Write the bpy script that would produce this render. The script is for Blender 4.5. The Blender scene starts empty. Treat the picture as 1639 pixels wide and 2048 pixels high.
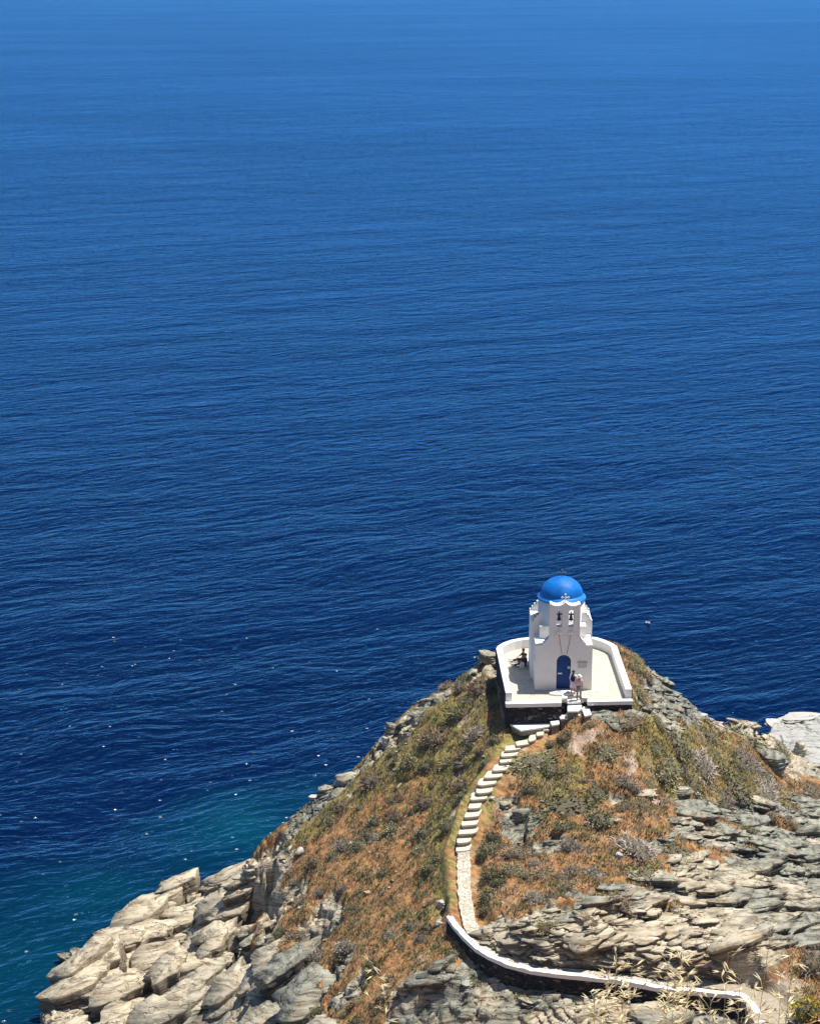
import bpy, bmesh, math, random
import numpy as np
from mathutils import Vector, Matrix
R = math.radians
random.seed(7); RNG = np.random.default_rng(11)
SC = bpy.context.scene
COL = SC.collection

# ------------------------------------------------------------------ camera
CAMZ = 68.0; PITCH = R(15.9); F = 3945.0; W0, H0 = 1639.0, 2048.0
cam_d = bpy.data.cameras.new("camera"); cam = bpy.data.objects.new("camera", cam_d); COL.objects.link(cam)
cam.location = (0, 0, CAMZ); cam.rotation_euler = (R(90) - PITCH, 0, 0)
cam_d.sensor_fit = 'VERTICAL'; cam_d.sensor_height = 24.0; cam_d.lens = 24.0 * F / H0
cam_d.clip_start = 0.1; cam_d.clip_end = 90000
SC.camera = cam
# ------------------------------------------------------------------ sun, sky, exposure
SUN_EL, SUN_AZ = R(69), R(22)            # azimuth from +X towards +Y
sdir = Vector((math.cos(SUN_EL) * math.cos(SUN_AZ), math.cos(SUN_EL) * math.sin(SUN_AZ), math.sin(SUN_EL)))
sun_d = bpy.data.lights.new("sun", 'SUN'); sun_d.energy = 4.9; sun_d.angle = R(0.53); sun_d.color = (1.0, 0.955, 0.88)
sun = bpy.data.objects.new("sun", sun_d); COL.objects.link(sun)
sun.rotation_euler = sdir.to_track_quat('Z', 'Y').to_euler(); sun.location = (40, 20, 160)
world = bpy.data.worlds.new("World"); SC.world = world; world.use_nodes = True
wn = world.node_tree; wn.nodes.clear()
sky = wn.nodes.new("ShaderNodeTexSky"); sky.sky_type = 'NISHITA'; sky.sun_disc = False
sky.sun_elevation = SUN_EL; sky.sun_rotation = R(90) - SUN_AZ
sky.altitude = 0; sky.air_density = 1.0; sky.dust_density = 0.15; sky.ozone_density = 3.0
bg = wn.nodes.new("ShaderNodeBackground"); bg.inputs[1].default_value = 0.08
wo = wn.nodes.new("ShaderNodeOutputWorld")
wn.links.new(sky.outputs[0], bg.inputs[0]); wn.links.new(bg.outputs[0], wo.inputs[0])
SC.view_settings.view_transform = 'Standard'; SC.view_settings.look = 'None'
SC.view_settings.exposure = 0.58; SC.view_settings.gamma = 1.0
SC.render.engine = 'CYCLES'
SC.cycles.use_denoising = True
SC.cycles.max_bounces = 6; SC.cycles.diffuse_bounces = 3; SC.cycles.glossy_bounces = 2
SC.cycles.sample_clamp_indirect = 3.0

# ------------------------------------------------------------------ helpers
_cp, _sp = math.cos(PITCH), math.sin(PITCH)
def ray(u, v):
    a = (u - W0 / 2) / F; b = (v - H0 / 2) / F
    return (a, _cp - b * _sp, -_sp - b * _cp)
def P(u, v, z):
    """world point at height z seen at that place of the photograph"""
    d = ray(u, v); t = (z - CAMZ) / d[2]
    return Vector((d[0] * t, d[1] * t, z))
def pix(p):
    x, y, z = p[0], p[1], p[2] - CAMZ
    f = y * _cp - z * _sp; up = y * _sp + z * _cp
    return (W0 / 2 + F * x / f, H0 / 2 - F * up / f)

def _h(ix, iy, seed):
    n = (ix.astype(np.int64) * 374761393 + iy.astype(np.int64) * 668265263 + seed * 982451653) & 0xffffffff
    n = ((n ^ (n >> 13)) * 1274126177) & 0xffffffff
    n = n ^ (n >> 16)
    return (n & 0xffffff) / float(0xffffff)
def gnoise(x, y, seed=0):
    x0 = np.floor(x); y0 = np.floor(y); fx = x - x0; fy = y - y0
    ux = fx * fx * fx * (fx * (fx * 6 - 15) + 10); uy = fy * fy * fy * (fy * (fy * 6 - 15) + 10)
    def g(dx, dy):
        a = _h(x0 + dx, y0 + dy, seed) * 2 * np.pi
        return np.cos(a) * (fx - dx) + np.sin(a) * (fy - dy)
    return 1.5 * ((g(0, 0) * (1 - ux) + g(1, 0) * ux) * (1 - uy) + (g(0, 1) * (1 - ux) + g(1, 1) * ux) * uy)
def fbm(x, y, oct=4, seed=0, gain=0.5):
    s = 0; a = 1.0
    for i in range(oct):
        s = s + a * gnoise(x, y, seed + i * 17); x = x * 2.03 + 5.1; y = y * 2.03 - 3.7; a *= gain
    return s
def voro(x, y, seed=0):
    x0 = np.floor(x); y0 = np.floor(y)
    f1 = np.full(x.shape, 9.0); f2 = f1.copy(); cid = np.zeros(x.shape); cx = f1.copy(); cy = f1.copy()
    for dx in (-1, 0, 1):
        for dy in (-1, 0, 1):
            px = x0 + dx + _h(x0 + dx, y0 + dy, seed); py = y0 + dy + _h(x0 + dx, y0 + dy, seed + 5)
            d = np.hypot(px - x, py - y); h = _h(x0 + dx, y0 + dy, seed + 9)
            m = d < f1
            f2 = np.where(m, f1, np.minimum(f2, d)); f1 = np.where(m, d, f1); cid = np.where(m, h, cid)
            cx = np.where(m, px, cx); cy = np.where(m, py, cy)
    return f1, f2, cid, cx, cy
def sstep(a, b, x):
    t = np.clip((x - a) / (b - a), 0, 1); return t * t * (3 - 2 * t)

def tag(o, label=None, cat=None, group=None, kind=None):
    if label: o['label'] = label
    if cat: o['category'] = cat
    if group: o['group'] = group
    if kind: o['kind'] = kind
    return o
def empty(name, loc, rz=0.0):
    o = bpy.data.objects.new(name, None); COL.objects.link(o); o.location = loc; o.rotation_euler = (0, 0, rz)
    o.empty_display_size = 0.2
    return o
def mesh_obj(name, verts, faces, mats, parent=None, smooth=False, mat_idx=None, loc=None):
    me = bpy.data.meshes.new(name)
    if isinstance(verts, np.ndarray):
        nf = len(faces); k = faces.shape[1]
        me.vertices.add(len(verts)); me.vertices.foreach_set("co", verts.astype(np.float32).ravel())
        me.loops.add(nf * k); me.loops.foreach_set("vertex_index", faces.astype(np.int32).ravel())
        me.polygons.add(nf); me.polygons.foreach_set("loop_start", np.arange(nf, dtype=np.int32) * k)
        me.update(calc_edges=True)
        if smooth: me.polygons.foreach_set("use_smooth", np.ones(nf, dtype=bool))
    else:
        me.from_pydata([tuple(v) for v in verts], [], [tuple(f) for f in faces]); me.update()
        if smooth:
            for p in me.polygons: p.use_smooth = True
    for m in (mats if isinstance(mats, (list, tuple)) else [mats]): me.materials.append(m)
    if mat_idx is not None: me.polygons.foreach_set("material_index", np.asarray(mat_idx, dtype=np.int32))
    o = bpy.data.objects.new(name, me); COL.objects.link(o)
    if parent is not None: o.parent = parent
    if loc is not None: o.location = loc
    return o
def bm_obj(name, bm, mat, parent=None, smooth=False, bevel=0.0):
    if bevel:
        es = [e for e in bm.edges if len(e.link_faces) == 2 and e.calc_face_angle(0) > 0.5]
        bmesh.ops.bevel(bm, geom=es, offset=bevel, segments=2, affect='EDGES', profile=0.5)
    bmesh.ops.recalc_face_normals(bm, faces=bm.faces)
    me = bpy.data.meshes.new(name); bm.to_mesh(me); bm.free()
    for m in (mat if isinstance(mat, (list, tuple)) else [mat]): me.materials.append(m)
    if smooth:
        for p in me.polygons: p.use_smooth = True
    o = bpy.data.objects.new(name, me); COL.objects.link(o)
    if parent is not None: o.parent = parent
    return o
def bm_box(bm, x0, x1, y0, y1, z0, z1):
    vs = [bm.verts.new(c) for c in ((x0,y0,z0),(x1,y0,z0),(x1,y1,z0),(x0,y1,z0),(x0,y0,z1),(x1,y0,z1),(x1,y1,z1),(x0,y1,z1))]
    for f in ((3,2,1,0),(4,5,6,7),(0,1,5,4),(1,2,6,5),(2,3,7,6),(3,0,4,7)): bm.faces.new([vs[i] for i in f])
def bm_prism(bm, pts, axis, a, b):
    """extrude a closed 2D outline along an axis; axis 'y': pts are (x,z); 'z': pts are (x,y)"""
    def mk(p, t): return (p[0], t, p[1]) if axis == 'y' else (p[0], p[1], t) if axis == 'z' else (t, p[0], p[1])
    A = [bm.verts.new(mk(p, a)) for p in pts]; B = [bm.verts.new(mk(p, b)) for p in pts]
    n = len(pts)
    fa = bm.faces.new(A); fb = bm.faces.new(B[::-1])
    for i in range(n): bm.faces.new((A[i], B[i], B[(i + 1) % n], A[(i + 1) % n]))
    bmesh.ops.triangulate(bm, faces=[fa, fb])
def bm_lathe(bm, prof, cx=0, cy=0, n=48):
    rings = []
    for r, z in prof:
        rings.append([bm.verts.new((cx + r * math.cos(2 * math.pi * i / n), cy + r * math.sin(2 * math.pi * i / n), z)) for i in range(n)] if r > 1e-5 else [bm.verts.new((cx, cy, z))])
    for A, B in zip(rings, rings[1:]):
        for i in range(n):
            j = (i + 1) % n
            if len(A) == 1 and len(B) == 1: break
            if len(A) == 1: bm.faces.new((A[0], B[i], B[j]))
            elif len(B) == 1: bm.faces.new((A[i], A[j], B[0]))
            else: bm.faces.new((A[i], A[j], B[j], B[i]))
def bm_tube(bm, pts, rad, n=6):
    pts = [Vector(p) for p in pts]; rings = []
    for i, p in enumerate(pts):
        d = (pts[min(i + 1, len(pts) - 1)] - pts[max(i - 1, 0)]).normalized()
        a = d.orthogonal().normalized(); b = d.cross(a)
        r = rad[i] if isinstance(rad, (list, tuple)) else rad
        rings.append([bm.verts.new(p + r * (math.cos(2*math.pi*k/n) * a + math.sin(2*math.pi*k/n) * b)) for k in range(n)])
    for A, B in zip(rings, rings[1:]):
        for k in range(n): bm.faces.new((A[k], A[(k+1) % n], B[(k+1) % n], B[k]))
    bm.faces.new(rings[0][::-1]); bm.faces.new(rings[-1])

# ------------------------------------------------------------------ materials
class NT:
    def __init__(s, name):
        s.m = bpy.data.materials.new(name); s.m.use_nodes = True; s.t = s.m.node_tree; s.t.nodes.clear()
        s.out = s.t.nodes.new("ShaderNodeOutputMaterial"); s.b = s.t.nodes.new("ShaderNodeBsdfPrincipled")
        s.t.links.new(s.b.outputs[0], s.out.inputs[0]); s._geo = None
    def n(s, typ, **kw):
        nd = s.t.nodes.new("ShaderNode" + typ)
        for k, v in kw.items():
            if hasattr(nd, k) and k not in nd.inputs: setattr(nd, k, v)
        return nd
    def set(s, inp, v):
        if isinstance(v, bpy.types.NodeSocket): s.t.links.new(v, inp)
        elif v is not None: inp.default_value = v
    def pos(s):
        if s._geo is None: s._geo = s.n("NewGeometry")
        return s._geo.outputs["Position"]
    def obj(s): return s.n("TexCoord").outputs["Object"]
    def mapv(s, v, scale=(1,1,1), rot=(0,0,0), loc=(0,0,0)):
        if tuple(rot) != (0, 0, 0):   # turn first, then stretch
            r_ = s.n("Mapping"); s.set(r_.inputs[0], v); r_.inputs[2].default_value = rot; v = r_.outputs[0]; rot = (0, 0, 0)
        m = s.n("Mapping"); s.set(m.inputs[0], v); m.inputs[1].default_value = loc; m.inputs[2].default_value = rot; m.inputs[3].default_value = scale
        return m.outputs[0]
    def noise(s, v, scale, detail=4, rough=0.55, dist=0.0, col=False):
        m = s.n("TexNoise"); s.set(m.inputs["Vector"], v); m.inputs["Scale"].default_value = scale
        m.inputs["Detail"].default_value = detail; m.inputs["Roughness"].default_value = rough; m.inputs["Distortion"].default_value = dist
        return m.outputs["Color" if col else "Fac"]
    def voronoi(s, v, scale, feature='F1', rnd=1.0):
        m = s.n("TexVoronoi"); m.feature = feature; s.set(m.inputs["Vector"], v); m.inputs["Scale"].default_value = scale
        m.inputs["Randomness"].default_value = rnd
        return m
    def ramp(s, f, stops):
        m = s.n("ValToRGB"); s.set(m.inputs[0], f); e = m.color_ramp.elements
        while len(e) < len(stops): e.new(0.5)
        for el, (p, c) in zip(e, stops): el.position = p; el.color = (c[0], c[1], c[2], 1) if not isinstance(c, (int, float)) else (c, c, c, 1)
        return m.outputs[0]
    def mr(s, f, a, b, c=0.0, d=1.0):
        m = s.n("MapRange"); s.set(m.inputs[0], f)
        for i, v in enumerate((a, b, c, d)): m.inputs[i + 1].default_value = v
        return m.outputs[0]
    def mix(s, f, a, b, mode='MIX'):
        m = s.n("Mix"); m.data_type = 'RGBA'; m.blend_type = mode; s.set(m.inputs[0], f)
        for i, v in ((6, a), (7, b)):
            if isinstance(v, (tuple, list)): v = (v[0], v[1], v[2], 1)
            s.set(m.inputs[i], v)
        return m.outputs[2]
    def math(s, op, a, b=None, c=None):
        m = s.n("Math"); m.operation = op; s.set(m.inputs[0], a)
        if b is not None: s.set(m.inputs[1], b)
        if c is not None: s.set(m.inputs[2], c)
        return m.outputs[0]
    def attr(s, name): m = s.n("Attribute"); m.attribute_name = name; return m.outputs["Fac"]
    def bump(s, h, strength=0.5, dist=0.1, nrm=None):
        m = s.n("Bump"); m.inputs["Strength"].default_value = strength; m.inputs["Distance"].default_value = dist
        s.set(m.inputs["Height"], h)
        if nrm is not None: s.set(m.inputs["Normal"], nrm)
        return m.outputs[0]
    def fin(s, col=None, rough=0.8, nrm=None, spec=None, metal=None):
        if isinstance(col, (tuple, list)): col = (col[0], col[1], col[2], 1)
        s.set(s.b.inputs["Base Color"], col); s.set(s.b.inputs["Roughness"], rough)
        if nrm is not None: s.set(s.b.inputs["Normal"], nrm)
        if spec is not None: s.b.inputs["Specular IOR Level"].default_value = spec
        if metal is not None: s.b.inputs["Metallic"].default_value = metal
        return s.m

def simple(name, col, rough=0.7, var=0.15, scale=6.0, bump=0.0, spec=0.3, metal=None, dist=0.02):
    t = NT(name); n = t.noise(t.obj(), scale, 5)
    c = t.mix(t.mr(n, 0.3, 0.7), tuple(k * (1 - var) for k in col), tuple(min(1, k * (1 + var)) for k in col))
    return t.fin(c, rough, t.bump(n, bump, dist) if bump else None, spec, metal)

def strata_vec(t):
    """position squeezed along the bedding so noise draws thin layers"""
    w = t.noise(t.pos(), 0.18, 3, col=True)
    m = t.n("VectorMath"); m.operation = 'MULTIPLY_ADD'; t.set(m.inputs[0], w); m.inputs[1].default_value = (0.9, 0.9, 0.9); t.set(m.inputs[2], t.pos())
    return t.mapv(m.outputs[0], (0.45, 0.9, 9.0), (R(3), R(11), 0))

def rock_color(t, tone=None):
    sv = strata_vec(t)
    lay = t.noise(sv, 1.0, 6, 0.62)
    fine = t.noise(t.pos(), 3.2, 6, 0.7)
    big = t.noise(t.pos(), 0.16, 4, 0.6, 0.6)
    cream = t.ramp(lay, [(0.30, (0.07, 0.052, 0.034)), (0.38, (0.27, 0.215, 0.145)), (0.52, (0.50, 0.43, 0.31)), (0.75, (0.64, 0.575, 0.45))])
    grey = t.ramp(lay, [(0.30, (0.035, 0.034, 0.028)), (0.40, (0.13, 0.126, 0.098)), (0.55, (0.28, 0.275, 0.22)), (0.78, (0.44, 0.44, 0.365))])
    sel = t.mr(big, 0.42, 0.60)
    if tone is not None: sel = t.math('ADD', sel, tone); sel = t.math('MINIMUM', t.math('MAXIMUM', sel, 0.0), 1.0)
    c = t.mix(sel, cream, grey)
    c = t.mix(t.mr(fine, 0.35, 0.75, 0.0, 0.55), c, t.mix(1.0, c, (0.62, 0.58, 0.52), 'MULTIPLY'))
    rust = t.mr(t.noise(t.pos(), 0.7, 5, 0.7), 0.58, 0.72, 0.0, 0.6)
    c = t.mix(rust, c, (0.40, 0.25, 0.14))
    lich = t.mr(t.noise(t.pos(), 1.3, 6, 0.75), 0.55, 0.66, 0.0, 0.7)
    c = t.mix(lich, c, t.mix(1.0, c, (0.42, 0.43, 0.40), 'MULTIPLY'))
    cw = t.noise(t.pos(), 1.1, 4, col=True); cm = t.n("VectorMath"); cm.operation = 'MULTIPLY_ADD'; t.set(cm.inputs[0], cw); cm.inputs[1].default_value = (0.9, 0.9, 0.9); t.set(cm.inputs[2], t.pos())
    ck = t.mr(t.voronoi(t.mapv(cm.outputs[0], (0.22, 1.1, 2.6), (0, 0, 0.2)), 1.0, 'DISTANCE_TO_EDGE').outputs["Distance"], 0.006, 0.03)
    ck = t.math('MAXIMUM', ck, t.mr(t.noise(t.pos(), 0.9, 3), 0.46, 0.54))
    c = t.mix(ck, t.mix(1.0, c, (0.22, 0.20, 0.18), 'MULTIPLY'), c)
    h = t.math('ADD', t.math('ADD', t.math('MULTIPLY', lay, 1.0), t.math('MULTIPLY', fine, 0.45)), t.math('MULTIPLY', ck, 0.5))
    return c, h

def ck_(t): return t.mr(t.voronoi(t.mapv(t.pos(), (0.25, 0.7, 1), (0, 0, 0.4)), 1.0, 'DISTANCE_TO_EDGE').outputs['Distance'], 0.008, 0.03)
def make_ground_mat():
    t = NT("headland_ground"); p = t.pos()
    rc, rh = rock_color(t, t.attr("grey"))
    n1 = t.noise(t.mapv(p, (1.0, 0.55, 1), (0, 0, R(-35))), 0.55, 5, 0.62)
    n2 = t.noise(t.mapv(p, (1.6, 0.6, 1.2), (0, 0, R(-35))), 2.4, 6, 0.7)
    rust = t.ramp(n2, [(0.30, (0.12, 0.065, 0.032)), (0.44, (0.26, 0.13, 0.055)), (0.58, (0.39, 0.215, 0.092)), (0.78, (0.50, 0.35, 0.18))])
    oliv = t.ramp(n2, [(0.30, (0.055, 0.050, 0.020)), (0.46, (0.18, 0.145, 0.050)), (0.62, (0.32, 0.255, 0.080)), (0.80, (0.46, 0.37, 0.15))])
    soil = t.ramp(n2, [(0.3, (0.24, 0.145, 0.075)), (0.7, (0.46, 0.34, 0.22))])
    pink = t.ramp(n2, [(0.35, (0.34, 0.22, 0.15)), (0.6, (0.52, 0.42, 0.34))])
    ol = t.mr(t.math('ADD', t.math('MULTIPLY', t.attr("olive"), 0.85), t.math('MULTIPLY', t.math('SUBTRACT', n1, 0.5), 2.6)), 0.32, 0.68)
    c = t.mix(ol, rust, oliv)
    c = t.mix(t.mr(n1, 0.54, 0.70, 0, 0.75), c, soil)
    c = t.mix(t.attr("bare"), c, pink)
    c = t.mix(t.attr("sand"), c, t.ramp(n2, [(0.3, (0.26, 0.21, 0.15)), (0.7, (0.38, 0.32, 0.235))]))
    rk = t.mr(t.math('ADD', t.attr("rock"), t.math('MULTIPLY', t.math('SUBTRACT', n2, 0.5), 0.9)), 0.38, 0.58)
    c = t.mix(rk, c, rc)
    c = t.mix(t.attr("marble"), c, t.mix(ck_(t), (0.14, 0.135, 0.12), t.ramp(n2, [(0.3, (0.33, 0.32, 0.29)), (0.7, (0.43, 0.42, 0.385))])))
    wet = t.mr(t.math('ADD', t.n_sepz(), t.math('MULTIPLY', n1, 0.8)), 0.35, 1.1)
    c = t.mix(wet, t.mix(1.0, c, (0.22, 0.22, 0.20), 'MULTIPLY'), c)
    h = t.mix(rk, n2, rh)
    return t.fin(c, 0.9, t.bump(h, 0.9, 0.14), 0.15)
def _sepz(self):
    m = self.n("SeparateXYZ"); self.set(m.inputs[0], self.pos()); return m.outputs[2]
NT.n_sepz = _sepz

def make_rock_mat(name, tone):
    t = NT(name); c, h = rock_color(t, t.attr("grey") if tone is None else tone)
    if tone is None:   # shade painted into the colour: plate sides darker than their tops
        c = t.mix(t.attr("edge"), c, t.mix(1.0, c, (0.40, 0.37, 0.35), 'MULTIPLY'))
    wet = t.mr(t.n_sepz(), 0.25, 0.8); c = t.mix(wet, t.mix(1.0, c, (0.25, 0.25, 0.22), 'MULTIPLY'), c)
    return t.fin(c, 0.88, t.bump(h, 0.9, 0.09), 0.2)

def make_foliage(name, a, b, c):
    t = NT(name); oi = t.n("ObjectInfo")
    n = t.noise(t.pos(), 2.6, 4, 0.7)
    m = t.math('ADD', n, t.math('MULTIPLY', t.math('SUBTRACT', oi.outputs["Random"], 0.5), 0.25))
    col = t.ramp(m, [(0.30, a), (0.5, b), (0.68, c)])
    return t.fin(col, 0.8, None, 0.15)

def make_white(name, base=(0.775, 0.765, 0.74), dirt=0.18, bump=0.25, sc=1.2):
    t = NT(name); p = t.pos()
    n = t.noise(p, sc, 6, 0.65); f = t.noise(p, 14.0, 4, 0.6)
    st = t.noise(t.mapv(p, (3.0, 3.0, 0.35)), 1.5, 4, 0.6)
    c = t.mix(t.mr(n, 0.45, 0.75, 0, dirt * 2), base, tuple(k * m for k, m in zip(base, (0.80, 0.77, 0.70))))
    c = t.mix(t.mr(st, 0.55, 0.75, 0, dirt), c, (0.48, 0.45, 0.40))
    return t.fin(c, 0.75, t.bump(t.math('ADD', n, t.math('MULTIPLY', f, 0.4)), bump, 0.03), 0.2)

def make_flagstone():
    t = NT("terrace_paving"); p = t.pos()
    w = t.noise(p, 2.0, 3, col=True)
    m = t.n("VectorMath"); m.operation = 'MULTIPLY_ADD'; t.set(m.inputs[0], w); m.inputs[1].default_value = (0.25,)*3; t.set(m.inputs[2], p)
    v = t.voronoi(m.outputs[0], 2.1, 'DISTANCE_TO_EDGE'); vc = t.voronoi(m.outputs[0], 2.1)
    j = t.mr(v.outputs["Distance"], 0.02, 0.06)
    stone = t.mix(t.mr(t.noise(p, 1.3, 5), 0.35, 0.7), (0.44, 0.40, 0.32), (0.52, 0.48, 0.40))
    sp_ = t.n('SeparateColor'); t.set(sp_.inputs[0], vc.outputs['Color']); stone = t.mix(t.math('MULTIPLY', sp_.outputs[0], 0.35), stone, t.mix(1.0, stone, (0.80, 0.78, 0.74), 'MULTIPLY'))
    c = t.mix(j, (0.52, 0.49, 0.43), stone)
    return t.fin(c, 0.85, t.bump(j, 0.3, 0.015), 0.2)

def make_pathstone():
    t = NT("whitewashed_stone"); p = t.pos()
    w = t.noise(p, 2.5, 3, col=True)
    m = t.n("VectorMath"); m.operation = 'MULTIPLY_ADD'; t.set(m.inputs[0], w); m.inputs[1].default_value = (0.3,)*3; t.set(m.inputs[2], p)
    v = t.voronoi(m.outputs[0], 3.4, 'DISTANCE_TO_EDGE'); vc = t.voronoi(m.outputs[0], 3.4)
    j = t.mr(v.outputs["Distance"], 0.01, 0.07)
    sep = t.n("SeparateColor"); t.set(sep.inputs[0], vc.outputs["Color"])
    st = t.ramp(sep.outputs[0], [(0.0, (0.40, 0.35, 0.27)), (0.4, (0.50, 0.455, 0.365)), (1.0, (0.58, 0.545, 0.455))])
    st = t.mix(t.mr(t.noise(p, 5.0, 5), 0.45, 0.75, 0, 0.5), st, (0.48, 0.42, 0.32))
    c = t.mix(j, (0.24, 0.21, 0.155), st)
    return t.fin(c, 0.9, t.bump(j, 0.5, 0.03), 0.15)

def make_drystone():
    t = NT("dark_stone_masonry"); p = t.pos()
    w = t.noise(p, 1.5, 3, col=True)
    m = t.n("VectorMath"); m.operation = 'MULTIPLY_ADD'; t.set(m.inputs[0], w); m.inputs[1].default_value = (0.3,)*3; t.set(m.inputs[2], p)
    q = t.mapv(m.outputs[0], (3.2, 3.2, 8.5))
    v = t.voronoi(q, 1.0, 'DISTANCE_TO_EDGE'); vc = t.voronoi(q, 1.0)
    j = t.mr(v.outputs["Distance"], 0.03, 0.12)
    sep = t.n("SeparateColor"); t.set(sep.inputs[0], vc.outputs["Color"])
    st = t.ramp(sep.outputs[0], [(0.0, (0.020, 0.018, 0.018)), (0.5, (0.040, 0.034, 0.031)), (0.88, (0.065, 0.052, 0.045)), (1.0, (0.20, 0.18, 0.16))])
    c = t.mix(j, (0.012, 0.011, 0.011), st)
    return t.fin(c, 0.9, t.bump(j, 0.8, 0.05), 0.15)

def make_sea():
    t = NT("sea_water"); p = t.pos()
    rz = R(-24)
    wrp = t.noise(p, 0.05, 2, col=True)
    m = t.n("VectorMath"); m.operation = 'MULTIPLY_ADD'; t.set(m.inputs[0], wrp); m.inputs[1].default_value = (7, 7, 0); t.set(m.inputs[2], p)
    q = m.outputs[0]
    swell = t.noise(t.mapv(q, (0.020, 0.060, 0), (0, 0, rz)), 1.0, 4, 0.55)
    gust = t.mr(t.noise(t.mapv(p, (0.35, 1, 1), (0, 0, rz * 0.4)), 0.011, 4, 0.6), 0.34, 0.66, 0.72, 1.25)
    chop = t.noise(t.mapv(q, (0.17, 0.42, 0), (0, 0, rz)), 1.0, 3, 0.55, 0.4)
    rip = t.noise(t.mapv(q, (0.42, 0.95, 0), (0, 0, rz * 1.2)), 1.0, 3, 0.55, 0.5)
    fine = t.noise(t.mapv(q, (1.7, 3.0, 0), (0, 0, rz * 0.3)), 1.0, 3, 0.6)
    h = t.math('ADD', t.math('MULTIPLY', swell, 1.5), t.math('MULTIPLY', gust, t.math('ADD', t.math('MULTIPLY', chop, 0.42), t.math('ADD', t.math('MULTIPLY', rip, 0.31), t.math('MULTIPLY', fine, 0.06)))))
    mp = t.mapv(p, (0.30, 0.42, 0)); vo = t.voronoi(mp, 1.0); vo.voronoi_dimensions = '2D'   # steep little wavelets that catch the sun
    sc_ = t.n("SeparateColor"); t.set(sc_.inputs[0], vo.outputs["Color"])
    gp = P(360, 1570, 0); gd = t.n("VectorMath"); gd.operation = 'DISTANCE'; t.set(gd.inputs[0], q); gd.inputs[1].default_value = (gp.x, gp.y, 0)
    wv = t.math('MULTIPLY', t.mr(gd.outputs["Value"], 18, 85), t.mr(t.noise(t.mapv(p, (0.3, 1, 1)), 0.05, 2), 0.36, 0.5, 0.8, 1.0)); wv.node.inputs[0].links[0].from_node.inputs[3].default_value = 1.0; wv.node.inputs[0].links[0].from_node.inputs[4].default_value = 0.0
    keep = t.math('GREATER_THAN', t.math('MULTIPLY', sc_.outputs[0], wv), 0.54)
    sb = t.n("VectorMath"); sb.operation = 'SUBTRACT'; t.set(sb.inputs[0], mp); t.set(sb.inputs[1], vo.outputs["Position"])
    sx_ = t.n("SeparateXYZ"); t.set(sx_.inputs[0], sb.outputs[0])
    win = t.math('MAXIMUM', t.math('SUBTRACT', 1.0, t.math('MULTIPLY', t.math('POWER', vo.outputs["Distance"], 2.0), 260.0)), 0.0)
    pl = t.math('ADD', t.math('MULTIPLY', sx_.outputs[0], -0.85), t.math('MULTIPLY', sx_.outputs[1], 1.55))
    msk = t.math('MULTIPLY', keep, win)
    h = t.math('ADD', h, t.math('MULTIPLY', msk, pl))
    nrm = t.bump(h, 1.0, 1.0)
    def blob(x, y, r0, r1):
        d = t.n("VectorMath"); d.operation = 'DISTANCE'; t.set(d.inputs[0], q); d.inputs[1].default_value = (x + 3.5, y + 3.5, 0)
        return t.mr(d.outputs["Value"], r0, r1, 1.0, 0.0)
    acc = None
    for (u, v, r0, r1, a) in SHALLOW:
        b = P(u, v, 0); k = t.math('MULTIPLY', blob(b.x, b.y, r0, r1), a)
        acc = k if acc is None else t.math('MAXIMUM', acc, k)
    pat = t.mr(t.noise(t.mapv(p, (0.5, 1, 1)), 0.09, 3), 0.35, 0.65, 0.55, 1.0)
    sh = t.math('MULTIPLY', acc, pat)
    big = t.noise(t.mapv(p, (0.4, 1, 1)), 0.012, 3)
    deep = t.mix(t.mr(big, 0.35, 0.65), (0.0002, 0.0038, 0.022), (0.0003, 0.0052, 0.030))
    c = t.mix(sh, deep, (0.0, 0.040, 0.060))
    dif = t.n("BsdfDiffuse"); t.set(dif.inputs["Color"], c)
    glo = t.n("BsdfGlossy"); t.set(glo.inputs["Color"], t.mix(t.math("MINIMUM", t.math("MULTIPLY", msk, 3.0), 1.0), (0.13, 0.43, 0.96), (0.9, 0.95, 1.0))); t.set(glo.inputs["Roughness"], t.math("ADD", 0.14, t.math("MULTIPLY", t.math("MINIMUM", t.math("MULTIPLY", msk, 3.0), 1.0), 0.07)))
    t.set(glo.inputs["Normal"], nrm)
    fr = t.n("Fresnel"); fr.inputs["IOR"].default_value = 1.333; t.set(fr.inputs["Normal"], nrm)
    mx = t.n("MixShader"); t.set(mx.inputs[0], t.math('MAXIMUM', t.math('MINIMUM', t.math('MULTIPLY', t.math('POWER', fr.outputs[0], 1.42), 1.68), 1.0), t.math('MULTIPLY', msk, 0.06)))
    t.t.links.new(dif.outputs[0], mx.inputs[1]); t.t.links.new(glo.outputs[0], mx.inputs[2]); t.t.links.new(mx.outputs[0], t.out.inputs[0])
    t.t.nodes.remove(t.b)
    return t.m
SHALLOW = [(500, 1664, 0, 11, 1.0), (440, 1690, 0, 11, 0.8), (200, 1830, 1, 13, 0.7), (60, 1950, 1, 17, 0.7), (620, 1600, 0, 8, 0.6)]

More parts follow.
